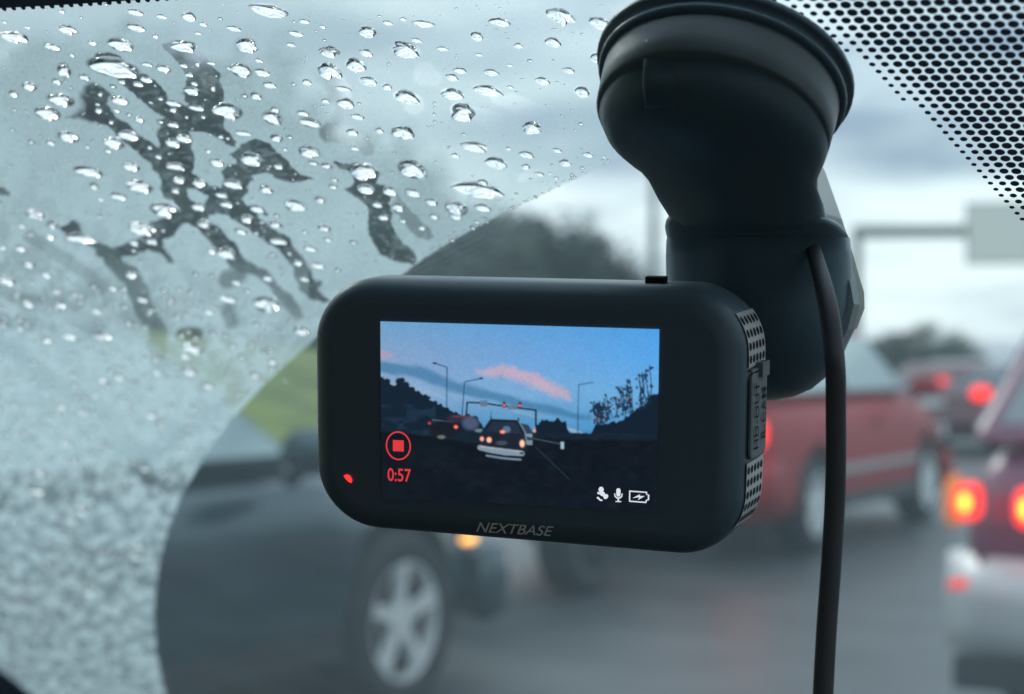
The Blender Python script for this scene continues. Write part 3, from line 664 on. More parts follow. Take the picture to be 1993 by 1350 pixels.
def vn(x, y, s, seed):
    rg = np.random.RandomState(seed); G = rg.rand(64, 64); xi = x / s; yi = y / s; x0 = np.floor(xi).astype(int); y0 = np.floor(yi).astype(int)
    fx = xi - x0; fy = yi - y0; fx = fx * fx * (3 - 2 * fx); fy = fy * fy * (3 - 2 * fy); g_ = lambda a, b_: G[a % 64, b_ % 64]
    return (g_(y0, x0) * (1 - fx) + g_(y0, x0 + 1) * fx) * (1 - fy) + (g_(y0 + 1, x0) * (1 - fx) + g_(y0 + 1, x0 + 1) * fx) * fy
def fbm(x, y, s, seed): return (vn(x, y, s, seed) + .5 * vn(x, y, s / 2, seed + 1) + .25 * vn(x, y, s / 4, seed + 2)) / 1.75
clear = np.zeros_like(X)
def smooth(a, lo, hi): t_ = np.clip((a - lo) / (hi - lo), 0, 1); return t_ * t_ * (3 - 2 * t_)
wob = 9 * (fbm(X, Y, 26, 61) - .5) + 7 * (fbm(X, Y * 1.6, 8, 71) - .5)
P1 = [(560,312),(640,308),(705,325),(735,362),(790,405),(850,442),(905,480),(950,520),(972,565),(990,592),(1040,602),(1098,612),(1076,588),(1066,545),(1084,490),(1086,445),(1064,400),(1042,368),(1000,325),(950,275),(925,245),(975,255),(1050,262),(1150,290),(1230,368),(1285,430),(1278,480),(1302,530),(1306,585),(1330,640),(1310,700),(1312,742),(1345,788),(1380,832),(1370,858),(1330,838),(1282,810),(1220,788),(1150,770),(1102,766),(1120,800),(1108,852),(1128,905),(1130,960),(1124,1000),(1150,1040),(1200,1070),(1282,1092),(1312,1050),(1298,1000),(1330,975),(1378,963),(1392,944),(1376,915),(1343,899),(1382,880),(1412,865),(1406,845),(1440,825),(1490,820),(1560,836),(1600,868),(1642,906),(1682,932),(1702,972),(1760,1012),(1836,1030),(1842,1050),(1780,1060),(1720,1062),(1650,1052),(1600,1030),(1560,1012),(1500,1014),(1460,1026),(1472,1050),(1440,1085),(1446,1120),(1410,1155),(1445,1192),(1505,1216),(1560,1248),(1500,1240),(1540,1300),(1600,1350),(1702,1390),(1712,1430),(1770,1500),(1815,1580),(1830,1640),(1875,1650),(1860,1690),(1925,1755),(1890,1770),(1800,1745),(1745,1690),(1745,1650),(1720,1620),(1725,1570),(1690,1530),(1650,1480),(1590,1430),(1520,1390),(1450,1340),(1400,1310),(1340,1265),(1290,1245),(1220,1255),(1225,1290),(1290,1330),(1340,1390),(1390,1420),(1400,1480),(1450,1530),(1560,1590),(1620,1660),(1680,1710),(1740,1770),(1785,1850),(1740,1865),(1700,1840),(1640,1770),(1590,1700),(1560,1650),(1480,1600),(1400,1590),(1350,1560),(1310,1500),(1260,1440),(1200,1380),(1150,1340),(1100,1295),(1060,1310),(1010,1370),(950,1390),(945,1440),(985,1480),(1010,1535),(985,1535),(955,1490),(925,1465),(870,1455),(810,1470),(790,1490),(720,1495),(695,1510),(740,1540),(800,1570),(830,1630),(860,1680),(870,1740),(915,1800),(920,1850),(960,1890),(995,1950),(975,1960),(960,2020),(990,2070),(970,2130),(975,2200),(930,2190),(880,2130),(880,2060),(850,2000),(870,1940),(830,1890),(790,1830),(775,1770),(745,1720),(740,1670),(670,1600),(615,1550),(600,1510),(550,1490),(560,1460),(480,1420),(380,1355),(340,1330),(400,1305),(430,1280),(470,1310),(472,1350),(545,1400),(600,1425),(660,1445),(760,1415),(830,1380),(890,1330),(845,1300),(900,1290),(955,1262),(1005,1268),(1042,1248),(1030,1208),(1010,1175),(960,1150),(930,1100),(940,1060),(932,1020),(895,990),(890,945),(840,925),(800,880),(745,845),(682,800),(660,762),(620,735),(570,712),(500,700),(420,690),(350,685),(430,662),(480,630),(478,560),(500,500),(540,470),(600,512),(655,545),(625,572),(626,612),(652,652),(692,692),(745,722),(820,792),(872,822),(936,860),(914,810),(908,774),(935,740),(928,712),(962,686),(890,640),(830,592),(788,560),(745,520),(702,490),(668,428),(600,400),(540,380)]
P1i = [(1100,1095),(1150,1098),(1215,1150),(1190,1180),(1120,1178),(1085,1130)]
P2 = [(155,950),(240,960),(280,945),(370,955),(378,1010),(415,1030),(405,1068),(480,1085),(495,1130),(470,1190),(490,1240),(480,1290),(505,1340),(545,1400),(600,1460),(630,1520),(620,1545),(560,1530),(480,1520),(420,1480),(370,1420),(345,1350),(345,1280),(357,1232),(340,1190),(250,1130),(208,1105),(255,1090),(266,1050),(245,1000),(190,985)]
P3 = [(520,1130),(600,1235),(640,1270),(690,1320),(730,1380),(700,1410),(640,1390),(590,1340),(540,1290),(500,1230)]
def polysd(X, Y, pts):
    dm = np.full(X.shape, 1e9); ins = np.zeros(X.shape, bool)
    for (ax, ay), (bx, by) in zip(pts, pts[1:] + pts[:1]):
        dm = np.minimum(dm, seg(X, Y, (ax, ay, 0), (bx, by, 0)))
        if ay != by: ins ^= ((ay > Y) != (by > Y)) & (X < (bx - ax) * (Y - ay) / (by - ay) + ax)
    return np.where(ins, -dm, dm)
for ox, pts, s_, isl in ((0, P1, 1, P1i), (600, P2, 1, None), (600, P3, .55, None)):
    pts = [(ox + x_ / 3, y_ / 3) for x_, y_ in pts]
    i0, i1 = np.searchsorted(xs, (min(p[0] for p in pts) - 15, max(p[0] for p in pts) + 15)); j0, j1 = np.searchsorted(ysg, (min(p[1] for p in pts) - 15, max(p[1] for p in pts) + 15)); sl_ = (slice(j0, j1), slice(i0, i1))
    q = polysd(X[sl_], Y[sl_], pts)
    if isl: q = np.maximum(q, -polysd(X[sl_], Y[sl_], [(x_ / 3, y_ / 3) for x_, y_ in isl]))
    soft = 1.3 + 3.5 * np.clip((Y[sl_] - 430) / 200, 0, 1) + 9 * np.exp(-(((X[sl_] - 160) / 28) ** 2 + ((Y[sl_] - 200) / 60) ** 2))
    st_ = s_ * (1 - .28 * smooth(Y[sl_], 470, 560) * (X[sl_] < 600) )
    spk = .96 - .22 * smooth(fbm(X[sl_], Y[sl_] * 1.7, 9, 101), .52, .75) - .12 * smooth(fbm(X[sl_], Y[sl_], 34, 111), .5, .8)
    clear[sl_] = np.maximum(clear[sl_], st_ * spk * (1 - smooth(q + wob[sl_] * .95, -soft, soft)))
for s_, pts in STR:
    pts = [(x_, y_, r_ * (1.2 if y_ < 460 and x_ < 640 else 1.08)) for x_, y_, r_ in pts]
    x0 = min(p[0] - p[2] for p in pts) - 14; x1 = max(p[0] + p[2] for p in pts) + 14; y0 = min(p[1] - p[2] for p in pts) - 14; y1 = max(p[1] + p[2] for p in pts) + 14
    i0, i1 = np.searchsorted(xs, (x0, x1)); j0, j1 = np.searchsorted(ysg, (y0, y1)); sl_ = (slice(j0, j1), slice(i0, i1))
    sdm = np.full(X[sl_].shape, 99.0)
    for a, b_ in zip(pts, pts[1:]) if len(pts) > 1 else [(pts[0], pts[0])]: sdm = np.minimum(sdm, seg(X[sl_], Y[sl_], a, b_))
    soft = 2.5 + 3.0 * np.clip((Y[sl_] - 420) / 250, 0, 1) + (2 if s_ < .7 else 0)
    clear[sl_] = np.maximum(clear[sl_], s_ * (1 - smooth(sdm + wob[sl_] * .6, -soft, soft)))
for (dx, dy, dw, dh) in DR + tiny:
    i0, i1 = np.searchsorted(xs, (dx - dw, dx + dw)); j0, j1 = np.searchsorted(ysg, (dy - dh - dw * .2, dy + dh + dw * .2)); sl_ = (slice(j0, j1), slice(i0, i1))
    xx = (X[sl_] - dx) / (dw * .5); yy = (Y[sl_] - dy - (X[sl_] - dx) * SL * .9) / (dh * .52)
    q = np.hypot(xx, yy); clear[sl_] = np.maximum(clear[sl_], 1 - smooth(q, .88, 1.15))
# side of the wiper's arc
poly = SW; inside = np.full(X.shape, 1e9)
sgn = np.zeros(X.shape)
bestd = np.full(X.shape, 1e9)
for a, b_ in zip(poly, poly[1:]):
    dx, dy = b_[0] - a[0], b_[1] - a[1]; tt = np.clip(((X - a[0]) * dx + (Y - a[1]) * dy) / (dx * dx + dy * dy), 0, 1)
    ex, ey = X - a[0] - tt * dx, Y - a[1] - tt * dy; dd = np.hypot(ex, ey); cr_ = dx * (Y - a[1]) - dy * (X - a[0])
    m_ = dd < bestd; bestd = np.where(m_, dd, bestd); sgn = np.where(m_, np.sign(cr_), sgn)
sdw = bestd * sgn            # positive on the unswept (left/upper) side
sdw = sdw + 3.5 * (fbm(X, Y, 18, 25) - .5) + 2.0 * (fbm(X, Y, 6, 35) - .5)
film = smooth(sdw, -1.2, 1.8)
# density over the unswept side
right = np.clip((X - 560) / 500, 0, 1); upp = np.clip((430 - Y) / 430, 0, 1)
base = .93 - .36 * right * upp - .10 * upp - .12 * np.clip((X - 600) / 300, 0, 1)
base = base * (1 - .45 * smooth(X, 1050, 1500))
low = smooth(Y + (300 - X) * .35, 330, 980)
dens = film * base * (1 - clear)
# thin smears left by the blade's edge inside the swept side
st = np.clip(1 + sdw / 150, 0, 1) * (sdw < 0) * (1 - smooth(X, 940, 1190)) * (1 - smooth(Y, 560, 700))
dirx = (X * .45 + Y * .89)
dens = np.maximum(dens, st * (.10 + .07 * np.sin(dirx * .9) * np.sin(dirx * .37 + 1) + .08 * (fbm(X + Y * .5, (Y - X * .5) * 4, 60, 77) - .5)) * smooth(Y, 380, 470))
edge_l = np.exp(-((sdw + 1.5 * (fbm(X, Y, 14, 5) - .5)) / 2.0) ** 2) * (.15 + .9 * np.clip(fbm(X, Y, 7, 15) - .35, 0, 1)) ; dens = np.maximum(dens, edge_l * .8)
nr, nc = X.shape
rx = (X - CX) / FP; ry = (CY - Y) / FP
rv = np.stack([ER.x * rx + EF.x, ER.y * rx + EF.y, ry], -1)
nd = rv @ np.array(NIN); d = -(PC + .00016) / nd
P = rv * d[..., None] + np.array(C0)
idx = np.arange(nr * nc).reshape(nr, nc)
keep = (dens[:-1, :-1] + dens[1:, :-1] + dens[:-1, 1:] + dens[1:, 1:]) > .002
# stay on the glass
Pw = P
ok = (Pw[..., 0] > XL) & (Pw[..., 0] < XR) & (Pw[..., 1] < yB) & (Pw[..., 1] > yT)
keep &= ok[:-1, :-1] & ok[1:, 1:]
Q = np.stack([idx[:-1, :-1][keep], idx[:-1, 1:][keep], idx[1:, 1:][keep], idx[1:, :-1][keep]], -1)
uniq, inv = np.unique(Q.ravel(), return_inverse=True); Q = inv.reshape(-1, 4)
vp = P.reshape(-1, 3)[uniq].astype(np.float32)
me = bpy.data.meshes.new('spray_film'); me.vertices.add(len(vp)); me.vertices.foreach_set('co', vp.ravel())
me.loops.add(Q.size); me.loops.foreach_set('vertex_index', Q.ravel().astype(np.int32)); me.polygons.add(len(Q))
me.polygons.foreach_set('loop_start', (np.arange(len(Q)) * 4).astype(np.int32)); me.update(calc_edges=True); me.validate()
at = me.attributes.new('dens', 'FLOAT', 'POINT'); at.data.foreach_set('value', dens.ravel()[uniq].astype(np.float32))
run = (ER * -.31 + EU * -.12 + EF); run = (run - NIN * run.dot(NIN)).normalized(); crs = NIN.cross(run)
fl_ = np.stack([vp @ np.array(crs), (vp @ np.array(run)) / 3.4, np.zeros(len(vp))], -1).astype(np.float32)
at = me.attributes.new('flow', 'FLOAT_VECTOR', 'POINT'); at.data.foreach_set('vector', fl_.ravel())
at = me.attributes.new('mott', 'FLOAT', 'POINT'); at.data.foreach_set('value', low.ravel()[uniq].astype(np.float32))
mf = bpy.data.materials.new('spray_film'); mf.use_nodes = True; t = mf.node_tree; t.nodes.clear(); lk = t.links.new
o_ = nn(t, 'ShaderNodeOutputMaterial'); ad = nn(t, 'ShaderNodeAttribute', attribute_name='dens'); am_ = nn(t, 'ShaderNodeAttribute', attribute_name='mott')
c_ = nn(t, 'ShaderNodeTexCoord')
mpg = nn(t, 'ShaderNodeMapping'); mpg.inputs['Scale'].default_value = (1, 1, 1); mpg.inputs['Rotation'].default_value = (0, 0, .3); af = nn(t, 'ShaderNodeAttribute', attribute_name='flow'); lk(af.outputs['Vector'], mpg.inputs[0])
def noise(s_, det, ro=.55):
    n = nn(t, 'ShaderNodeTexNoise'); n.inputs['Scale'].default_value = s_; n.inputs['Detail'].default_value = det; n.inputs['Roughness'].default_value = ro; lk(mpg.outputs[0], n.inputs[0]); return n.outputs[0]
def mrange(v, a, b, c, d):
    n = nn(t, 'ShaderNodeMapRange'); n.inputs[1].default_value = a; n.inputs[2].default_value = b; n.inputs[3].default_value = c; n.inputs[4].default_value = d; lk(v, n.inputs[0]); return n.outputs[0]
def mth(op, a, b):
    n = nn(t, 'ShaderNodeMath', operation=op)
    for k, v in enumerate((a, b)):
        if isinstance(v, (int, float)): n.inputs[k].default_value = v
        else: lk(v, n.inputs[k])
    return n.outputs[0]
nA = noise(150, 4, .62); nB = noise(1500, 3); nC = noise(38, 3)
big_ = mrange(nA, .43, .57, .40, 1.0)          # clumps
fine = mrange(nB, .3, .7, .88, 1.06)
cloud = mrange(nC, .3, .7, .86, 1.05)
one = nn(t, 'ShaderNodeMix'); one.data_type = 'FLOAT'
mm_ = mth('MULTIPLY', am_.outputs['Fac'], .95); mm2 = mth('ADD', mm_, .1)
lk(mm2, one.inputs[0]); one.inputs[2].default_value = 1.0; lk(big_, one.inputs[3])
fac = mth('MULTIPLY', mth('MULTIPLY', mth('MULTIPLY', ad.outputs['Fac'], one.outputs[0]), fine), cloud)
fac = mth('MINIMUM', fac, 1.0)
tb = nn(t, 'ShaderNodeBsdfTransparent'); tl = nn(t, 'ShaderNodeBsdfTranslucent'); tl.inputs[0].default_value = (.46, .53, .535, 1)
ms = nn(t, 'ShaderNodeMixShader'); lk(fac, ms.inputs[0]); lk(tb.outputs[0], ms.inputs[1]); lk(tl.outputs[0], ms.inputs[2]); lk(ms.outputs[0], o_.inputs[0])
me.materials.append(mf)
o = bpy.data.objects.new('spray_film', me); sc.collection.objects.link(o)
tag(o, 'pale film of spray and grime on the unwiped left part of the windscreen', 'water film', kind='stuff')

# ------------------------------------------------------------------ dashcam
M_cam = mat('dashcam_hazed', (.10, .15, .185), .40, noise=.07, bump=.08, nscale=3000); M_face = mat('dashcam_face', (.085, .135, .165), .36)  # black plastic, bluish veiling haze put into the base colours
M_grille = mat('grille_grey', (.55, .56, .55), .4); M_rub = mat('rubber_flap', (.16, .185, .2), .6); M_hole = mat('hole_black', (.003, .003, .004), .9)
dp = C0 + ER * .00276 + EU * (-.01785) + EF * .3505
dc = empty('dashcam', dp, label='black dashcam recording the traffic, its lit screen facing the driver', cat='dashcam')
ya, pi_, ro_ = .23043, -.13574, -.03423
def rotm(a, b, c):
    ca, sa, cb, sb, cc, sc_ = cos(a), sin(a), cos(b), sin(b), cos(c), sin(c)
    Ry = Matrix(((ca, 0, sa), (0, 1, 0), (-sa, 0, ca))); Rx = Matrix(((1, 0, 0), (0, cb, -sb), (0, sb, cb))); Rz = Matrix(((cc, -sc_, 0), (sc_, cc, 0), (0, 0, 1)))
    return Rz @ Ry @ Rx
Bm = Matrix((ER, EU, EF)).transposed() @ rotm(ya, pi_, ro_)    # local (right, up, away) -> world
dc.rotation_mode = 'QUATERNION'
# the local frame right/up/away is left handed: keep the empty unrotated and put the turn into the meshes
dc.rotation_mode = 'XYZ'
def DC(x, y, z): return Bm @ Vector((x, y, z))
def dbuild(mb, nm, m, smooth=False, parent=None):
    mb.v = [tuple(DC(*v)) for v in mb.v]; return mb.build(nm, m, parent or dc, smooth)
HW, YT, YB_, CR = .0464, .0357, -.0201, .0135
yc, hh = (YT + YB_) / 2, (YT - YB_) / 2
def outline(ins, z, n=12):
    pts = []; r_ = max(CR - ins, .001)
    for cx, cy, a0 in ((HW - CR, yc + hh - CR, 0), (-HW + CR, yc + hh - CR, 90), (-HW + CR, yc - hh + CR, 180), (HW - CR, yc - hh + CR, 270)):
        for k in range(n + 1):
            a = R_(a0 + 90 * k / n); sp = 1.0
            pts.append([cx + r_ * cos(a) * sp, cy + r_ * sin(a) * sp, z])
    for p in pts:
        bul = .0006
        p[1] += (bul if p[1] > yc else -bul) * (1 - (p[0] / HW) ** 2); p[0] += (bul if p[0] > 0 else -bul) * (1 - ((p[1] - yc) / hh) ** 2)
        if p[1] < yc: p[1] -= .0012 * (p[0] / HW)
        if p[0] > 0: p[0] += (.2 * z - .0010) * min(1, p[0] / .03)
        else: p[0] -= .0013 * min(1, -p[0] / .03)
    return pts
b = MB(); rs = [outline(i_, z) for i_, z in ((.0052, 0), (.0038, .00022), (.0024, .0008), (.0012, .0018), (.0004, .003), (0, .0044), (0, .0085), (0, .0135), (.0006, .0165), (.0022, .0185), (.005, .0192))]
b.rings(rs); body = dbuild(b, 'body', M_cam, True)
# soften: the flat front and back stay flat
for p in body.data.polygons:
    if len(p.vertices) > 10: p.use_smooth = False
# screen picture as a fine coloured grid
SX0, SX1, SY0, SY1 = -.0320, .02846, -.0116, .0270
NX, NY = 430, 280
u, v = np.meshgrid(np.linspace(0, 1, NX), np.linspace(0, 1, NY))
px_ = 42 + 1863 * u; py_ = 45 + 70 * u + v * (1228 - 20 * u)      # measured from an enlarged view of the screen
def lin(c): c = np.array(c, float) / 255; return np.where(c <= .04045, c / 12.92, ((c + .055) / 1.055) ** 2.4)
img = np.zeros((NY, NX, 3))
skyc = [(0, (105, 152, 192), (70, 150, 215)), (.25, (128, 155, 190), (82, 158, 222)), (.5, (130, 160, 192), (100, 165, 215)), (.72, (75, 135, 175), (80, 145, 195)), (.8, (60, 115, 155), (60, 120, 175))]
yy = (py_ - 45) / 1000
for (a, l1, r1), (b_, l2, r2) in zip(skyc, skyc[1:] + [(2.0, skyc[-1][1], skyc[-1][2])]):
    m_ = (yy >= a) & (yy <= b_) if a > 0 else (yy <= b_)
    tt = np.clip((yy - a) / (b_ - a), 0, 1)[..., None]; uu = u[..., None]
    c1 = lin(l1) * (1 - uu) + lin(r1) * uu; c2 = lin(l2) * (1 - uu) + lin(r2) * uu
    img = np.where(m_[..., None], c1 * (1 - tt) + c2 * tt, img)
def blend(mask, c):
    global img
    img = img * (1 - mask[..., None]) + lin(c) * mask[..., None]
def poly_line(pts):
    d_ = np.full(px_.shape, 1e9)
    for a, b2 in zip(pts, pts[1:]): d_ = np.minimum(d_, seg(px_, py_, a, b2))
    return d_
band = poly_line([(0, 350, 30), (300, 400, 42), (560, 500, 38), (900, 580, 30), (1200, 650, 25), (1450, 700, 20)])
nz = fbm(px_ * .35 - py_ * .1, py_ + px_ * -.35, 45, 3)
blend(smooth(-band + 40 * (nz - .5), -18, 22) * .8, (62, 118, 158))
low_ = smooth(py_ - (380 + px_ * .22), 20, 120) * smooth(nz, .5, .62); blend(low_ * .65, (150, 178, 196))
pk = poly_line([(700, 390, 8), (770, 395, 22), (870, 385, 34), (1000, 425, 38), (1100, 455, 42), (1200, 505, 38), (1290, 540, 28), (1320, 575, 6)])
blend(smooth(-pk + 44 * (fbm(px_, py_, 46, 9) - .5), -26, 26) * .62, (210, 165, 172))
blend(smooth(-poly_line([(20, 270, 25), (110, 285, 12)]) + 20 * (nz - .5), -20, 10) * .5, (190, 150, 165))
def sil(pts, rough_, seed, col, soft=4):
    xs_ = [p[0] for p in pts]; ys_ = [p[1] for p in pts]; top_ = np.interp(px_, xs_, ys_) + (fbm(px_, py_ * .4, 26, seed) - .5) * rough_
    blend(smooth(py_ - top_, -soft, soft), col)
def line(pts, w_, col, a_=1.0): blend(smooth(-poly_line([(x, y, w_) for x, y in pts]), -2.5, 1.5) * a_, col)
def blob(x, y, rx_, ry_, col, a_=1.0, soft=.35): blend((1 - smooth(np.hypot((px_ - x) / rx_, (py_ - y) / ry_), 1 - soft, 1 + soft)) * a_, col)
line([(497, 640), (500, 362), (415, 335)], 3.2, (40, 75, 105)); blob(415, 334, 14, 7, (25, 45, 65))
line([(602, 690), (620, 462), (735, 438)], 3.2, (40, 75, 105)); blob(733, 438, 14, 7, (25, 45, 65))
line([(1380, 850), (1385, 480), (1480, 463)], 3.2, (45, 85, 125), .9); line([(800, 720), (800, 660)], 3, (60, 95, 120), .7)
line([(632, 700), (637, 603), (740, 606), (900, 628), (1102, 652), (1102, 760)], 5.5, (28, 45, 62))
blend(((np.abs(px_ - 748) < 24) & (np.abs(py_ - 608) < 20)).astype(float), (95, 115, 138)); blend(((np.abs(px_ - 942) < 30) & (np.abs(py_ - 635) < 15)).astype(float), (95, 115, 138))
for x in (888, 995): blob(x, 618, 11, 22, (25, 25, 35)); blob(x, 622, 8, 9, (240, 110, 95))
for x, y, q in ((40, 455, 30), (85, 462, 24), (170, 460, 26), (190, 452, 20), (215, 485, 26), (260, 515, 20), (300, 538, 16), (350, 565, 18), (375, 572, 12), (420, 605, 14), (455, 622, 12), (500, 650, 14), (560, 680, 14), (640, 700, 22), (690, 715, 24)): blob(x, y, q, q * .9, (18, 34, 48), soft=.2)
sil([(0, 450), (70, 455), (115, 483), (140, 490), (180, 455), (235, 492), (300, 530), (380, 585), (450, 622), (520, 660), (600, 692), (690, 700), (735, 745), (760, 800), (2000, 805)], 15, 11, (18, 34, 48))
sil([(0, 900), (1090, 900), (1100, 760), (1130, 735), (1180, 718), (1240, 712), (1300, 745), (1330, 800), (1380, 822), (1440, 830), (1480, 800), (1500, 740), (1560, 745), (1640, 720), (1700, 690), (1740, 650), (1800, 620), (1850, 560), (1920, 510)], 60, 21, (17, 31, 46))
rg = random.Random(4)
for k in range(30):
    x0 = rg.uniform(1470, 1900); y0 = 760 - (x0 - 1480) * .4; t0 = max(260, y0 - rg.uniform(60, 130) - (x0 - 1480) * .35); x1 = x0 - rg.uniform(-10, 55)
    line([(x0, y0), (x1 + 15, (y0 + t0) / 2), (x1, t0)], 2.2, (22, 40, 58))
    for q in range(9): f2 = rg.uniform(0, 1) ** 1.5; blob(x1 + (x0 - x1) * f2 * .6 + rg.uniform(-22, 22), t0 + f2 * (y0 - t0) + rg.uniform(-8, 8), rg.uniform(4, 10), rg.uniform(5, 12), (28, 46, 70), .9)
    if rg.random() < .5: blob(x1 + rg.uniform(-20, 20), t0 + 80, 9, 12, (120, 125, 150), .6)
sil([(0, 800), (300, 830), (700, 880), (1100, 840), (1400, 845), (2000, 850)], 14, 31, (11, 19, 29), 8)
blend(smooth(py_, 900, 1260) * .75, (12, 20, 31)); blend(smooth(fbm(px_, py_, 160, 41), .4, .7) * (py_ > 850) * .35, (16, 27, 39))
blend(smooth(fbm(px_, py_ * 2, 90, 51), .5, .7) * (py_ > 620) * (py_ < 860) * (px_ < 420) * .5, (34, 58, 78))
# traffic in the recorded picture
blend(smooth(-poly_line([(400, 725, 3), (545, 738, 3)]), -3, 2) * .7, (110, 135, 155)); blob(480, 790, 110, 62, (22, 28, 38)); blob(378, 748, 9, 8, (220, 60, 60)); blob(560, 772, 13, 12, (255, 120, 95)); blob(460, 843, 26, 12, (120, 118, 110), .8)
blob(560, 715, 60, 28, (50, 42, 62), .9); blob(660, 745, 55, 45, (80, 95, 120), .75); blob(600, 700, 70, 8, (110, 60, 75), .6); blob(720, 795, 30, 12, (120, 140, 158), .7)
def quad(pts, col, a_=1.0):
    m_ = np.ones(px_.shape, bool)
    for a, b2 in zip(pts, pts[1:] + pts[:1]): m_ &= ((b2[0] - a[0]) * (py_ - a[1]) - (b2[1] - a[1]) * (px_ - a[0])) >= 0
    blend(m_ * a_, col)
quad([(1000, 742), (1052, 752), (1080, 800), (1082, 890), (1030, 890)], (45, 62, 82)); quad([(1030, 812), (1078, 815), (1078, 835), (1034, 832)], (120, 145, 160))
quad([(1040, 858), (1080, 860), (1076, 890), (1042, 888)], (130, 150, 160), .8)
quad([(795, 715), (985, 722), (1030, 800), (1045, 930), (720, 905), (735, 800)], (26, 32, 46)); quad([(815, 730), (970, 737), (1008, 812), (765, 800)], (34, 46, 64))
line([(985, 722), (1030, 800), (1042, 880)], 5, (100, 130, 150), .8); line([(800, 712), (800, 700)], 4, (20, 30, 40)); line([(985, 722), (985, 706)], 4, (20, 30, 40))
blob(905, 785, 26, 22, (95, 120, 145), .8); blob(878, 802, 17, 11, (255, 150, 130)); blob(738, 852, 13, 15, (250, 170, 140)); blob(787, 858, 16, 18, (255, 190, 160)); blob(1011, 880, 16, 24, (255, 200, 170)); blob(1093, 792, 9, 12, (230, 150, 130))
blob(872, 878, 38, 15, (62, 76, 92), .9)
line([(725, 912), (800, 930), (900, 945), (1010, 948)], 17, (125, 142, 158)); line([(735, 905), (1010, 935)], 5, (165, 180, 190), .7); line([(770, 966), (880, 982), (1000, 990)], 6, (110, 130, 148)); blob(1008, 945, 14, 8, (50, 40, 50))
line([(1090, 845), (1265, 878)], 3, (80, 102, 122), .55); blend(((np.abs(px_ - 1279) < 11) & (np.abs(py_ - 890) < 24)).astype(float), (150, 175, 190)); line([(1100, 900), (1330, 1120)], 3, (48, 66, 88), .5)
for _ in range(2):
    Pd = np.pad(img, ((1, 1), (1, 1), (0, 0)), 'edge'); img = .4 * img + .15 * (Pd[:-2, 1:-1] + Pd[2:, 1:-1] + Pd[1:-1, :-2] + Pd[1:-1, 2:])
lum = fbm(px_, py_, 14, 81) - .5 + .6 * (fbm(px_, py_, 70, 91) - .5)
img = img * (1 + .12 * lum[..., None]); img += .006 * (fbm(px_, py_ * 1.5, 60, 95) ** 2)[..., None] * (py_ > 800)[..., None]
img *= 1 + .16 * (np.random.RandomState(2).rand(NY, NX, 1) - .5)
gx = SX0 + (SX1 - SX0) * u; gyv = SY1 + (SY0 - SY1) * v
vs = np.stack([gx, gyv, np.full(u.shape, -.00022)], -1).reshape(-1, 3) @ np.array(Bm).T
idx = np.arange(NX * NY).reshape(NY, NX); Q = np.stack([idx[:-1, :-1], idx[:-1, 1:], idx[1:, 1:], idx[1:, :-1]], -1).reshape(-1, 4)
me = bpy.data.meshes.new('screen'); me.vertices.add(len(vs)); me.vertices.foreach_set('co', vs.astype(np.float32).ravel())
me.loops.add(Q.size); me.loops.foreach_set('vertex_index', Q.ravel().astype(np.int32)); me.polygons.add(len(Q)); me.polygons.foreach_set('loop_start', (np.arange(len(Q)) * 4).astype(np.int32)); me.update(calc_edges=True)
at = me.attributes.new('picture', 'FLOAT_COLOR', 'POINT'); at.data.foreach_set('color', np.concatenate([img, np.ones((NY, NX, 1))], -1).astype(np.float32).ravel())
msn = bpy.data.materials.new('lit_screen'); msn.use_nodes = True; t = msn.node_tree; b_ = t.nodes['Principled BSDF']; ac = nn(t, 'ShaderNodeAttribute', attribute_name='picture')
t.links.new(ac.outputs['Color'], b_.inputs['Emission Color']); b_.inputs['Emission Strength'].default_value = 1.05; b_.inputs['Base Color'].default_value = (.006, .008, .01, 1); b_.inputs['Roughness'].default_value = .3
me.materials.append(msn); scr = bpy.data.objects.new('screen', me); link(scr, dc)
tag(scr, 'lit screen showing blue evening sky and queued traffic')
# on-screen writing and symbols
def spt(cx, cy):      # enlarged-view measure -> local x,y
    uu = (cx - 42) / 1863; vv = (cy - 45 - 70 * uu) / (1228 - 20 * uu); return SX0 + (SX1 - SX0) * uu, SY1 + (SY0 - SY1) * vv
K = (SX1 - SX0) / 1863; ZS = -.0003
M_ured = emis('screen_red', (.75, .045, .05), .9); M_uwh = emis('screen_white', (.75, .78, .85), .9); M_uout = emis('screen_outline', (.01, .012, .03), .2)
def put_text(s, cx, cy, size, m, nm, wx=1.0, z=ZS, parent=None, rot=0, **k):
    vs, fs = textmesh(s, size, **k); x0, y0 = spt(cx, cy) if parent is scr else (cx, cy)
    b = MB(); b.add([(x0 + v.x * wx, y0 + v.y, z) for v in vs], fs); return dbuild(b, nm, m, parent=parent)
put_text('0:57', 166, 1118, .0040, M_ured, 'clock_text', wx=.78, parent=scr, bold=.00004)
x0, y0 = spt(162, 908); b = MB(); n = 40; ra, rb_ = 92 * K, 78 * K
ring = lambda q, hy: [(x0 + cos(2 * pi * k / n) * q, y0 + sin(2 * pi * k / n) * q * hy, ZS) for k in range(n)]
b.rings([ring(88 * K, 1.12), ring(78 * K, 1.13)], cap=False); b.add([(x0 - 38 * K, y0 - 38 * K, ZS), (x0 + 38 * K, y0 - 38 * K, ZS), (x0 + 38 * K, y0 + 38 * K, ZS), (x0 - 38 * K, y0 + 38 * K, ZS)], [(0, 1, 2, 3)])
dbuild(b, 'record_symbol', M_ured, parent=scr)
def sp3(cx, cy, z=ZS): x, y = spt(cx, cy); return (x, y, z)
b = MB(); kx = [(-1, 0), (1, 0)]      # satellite symbol
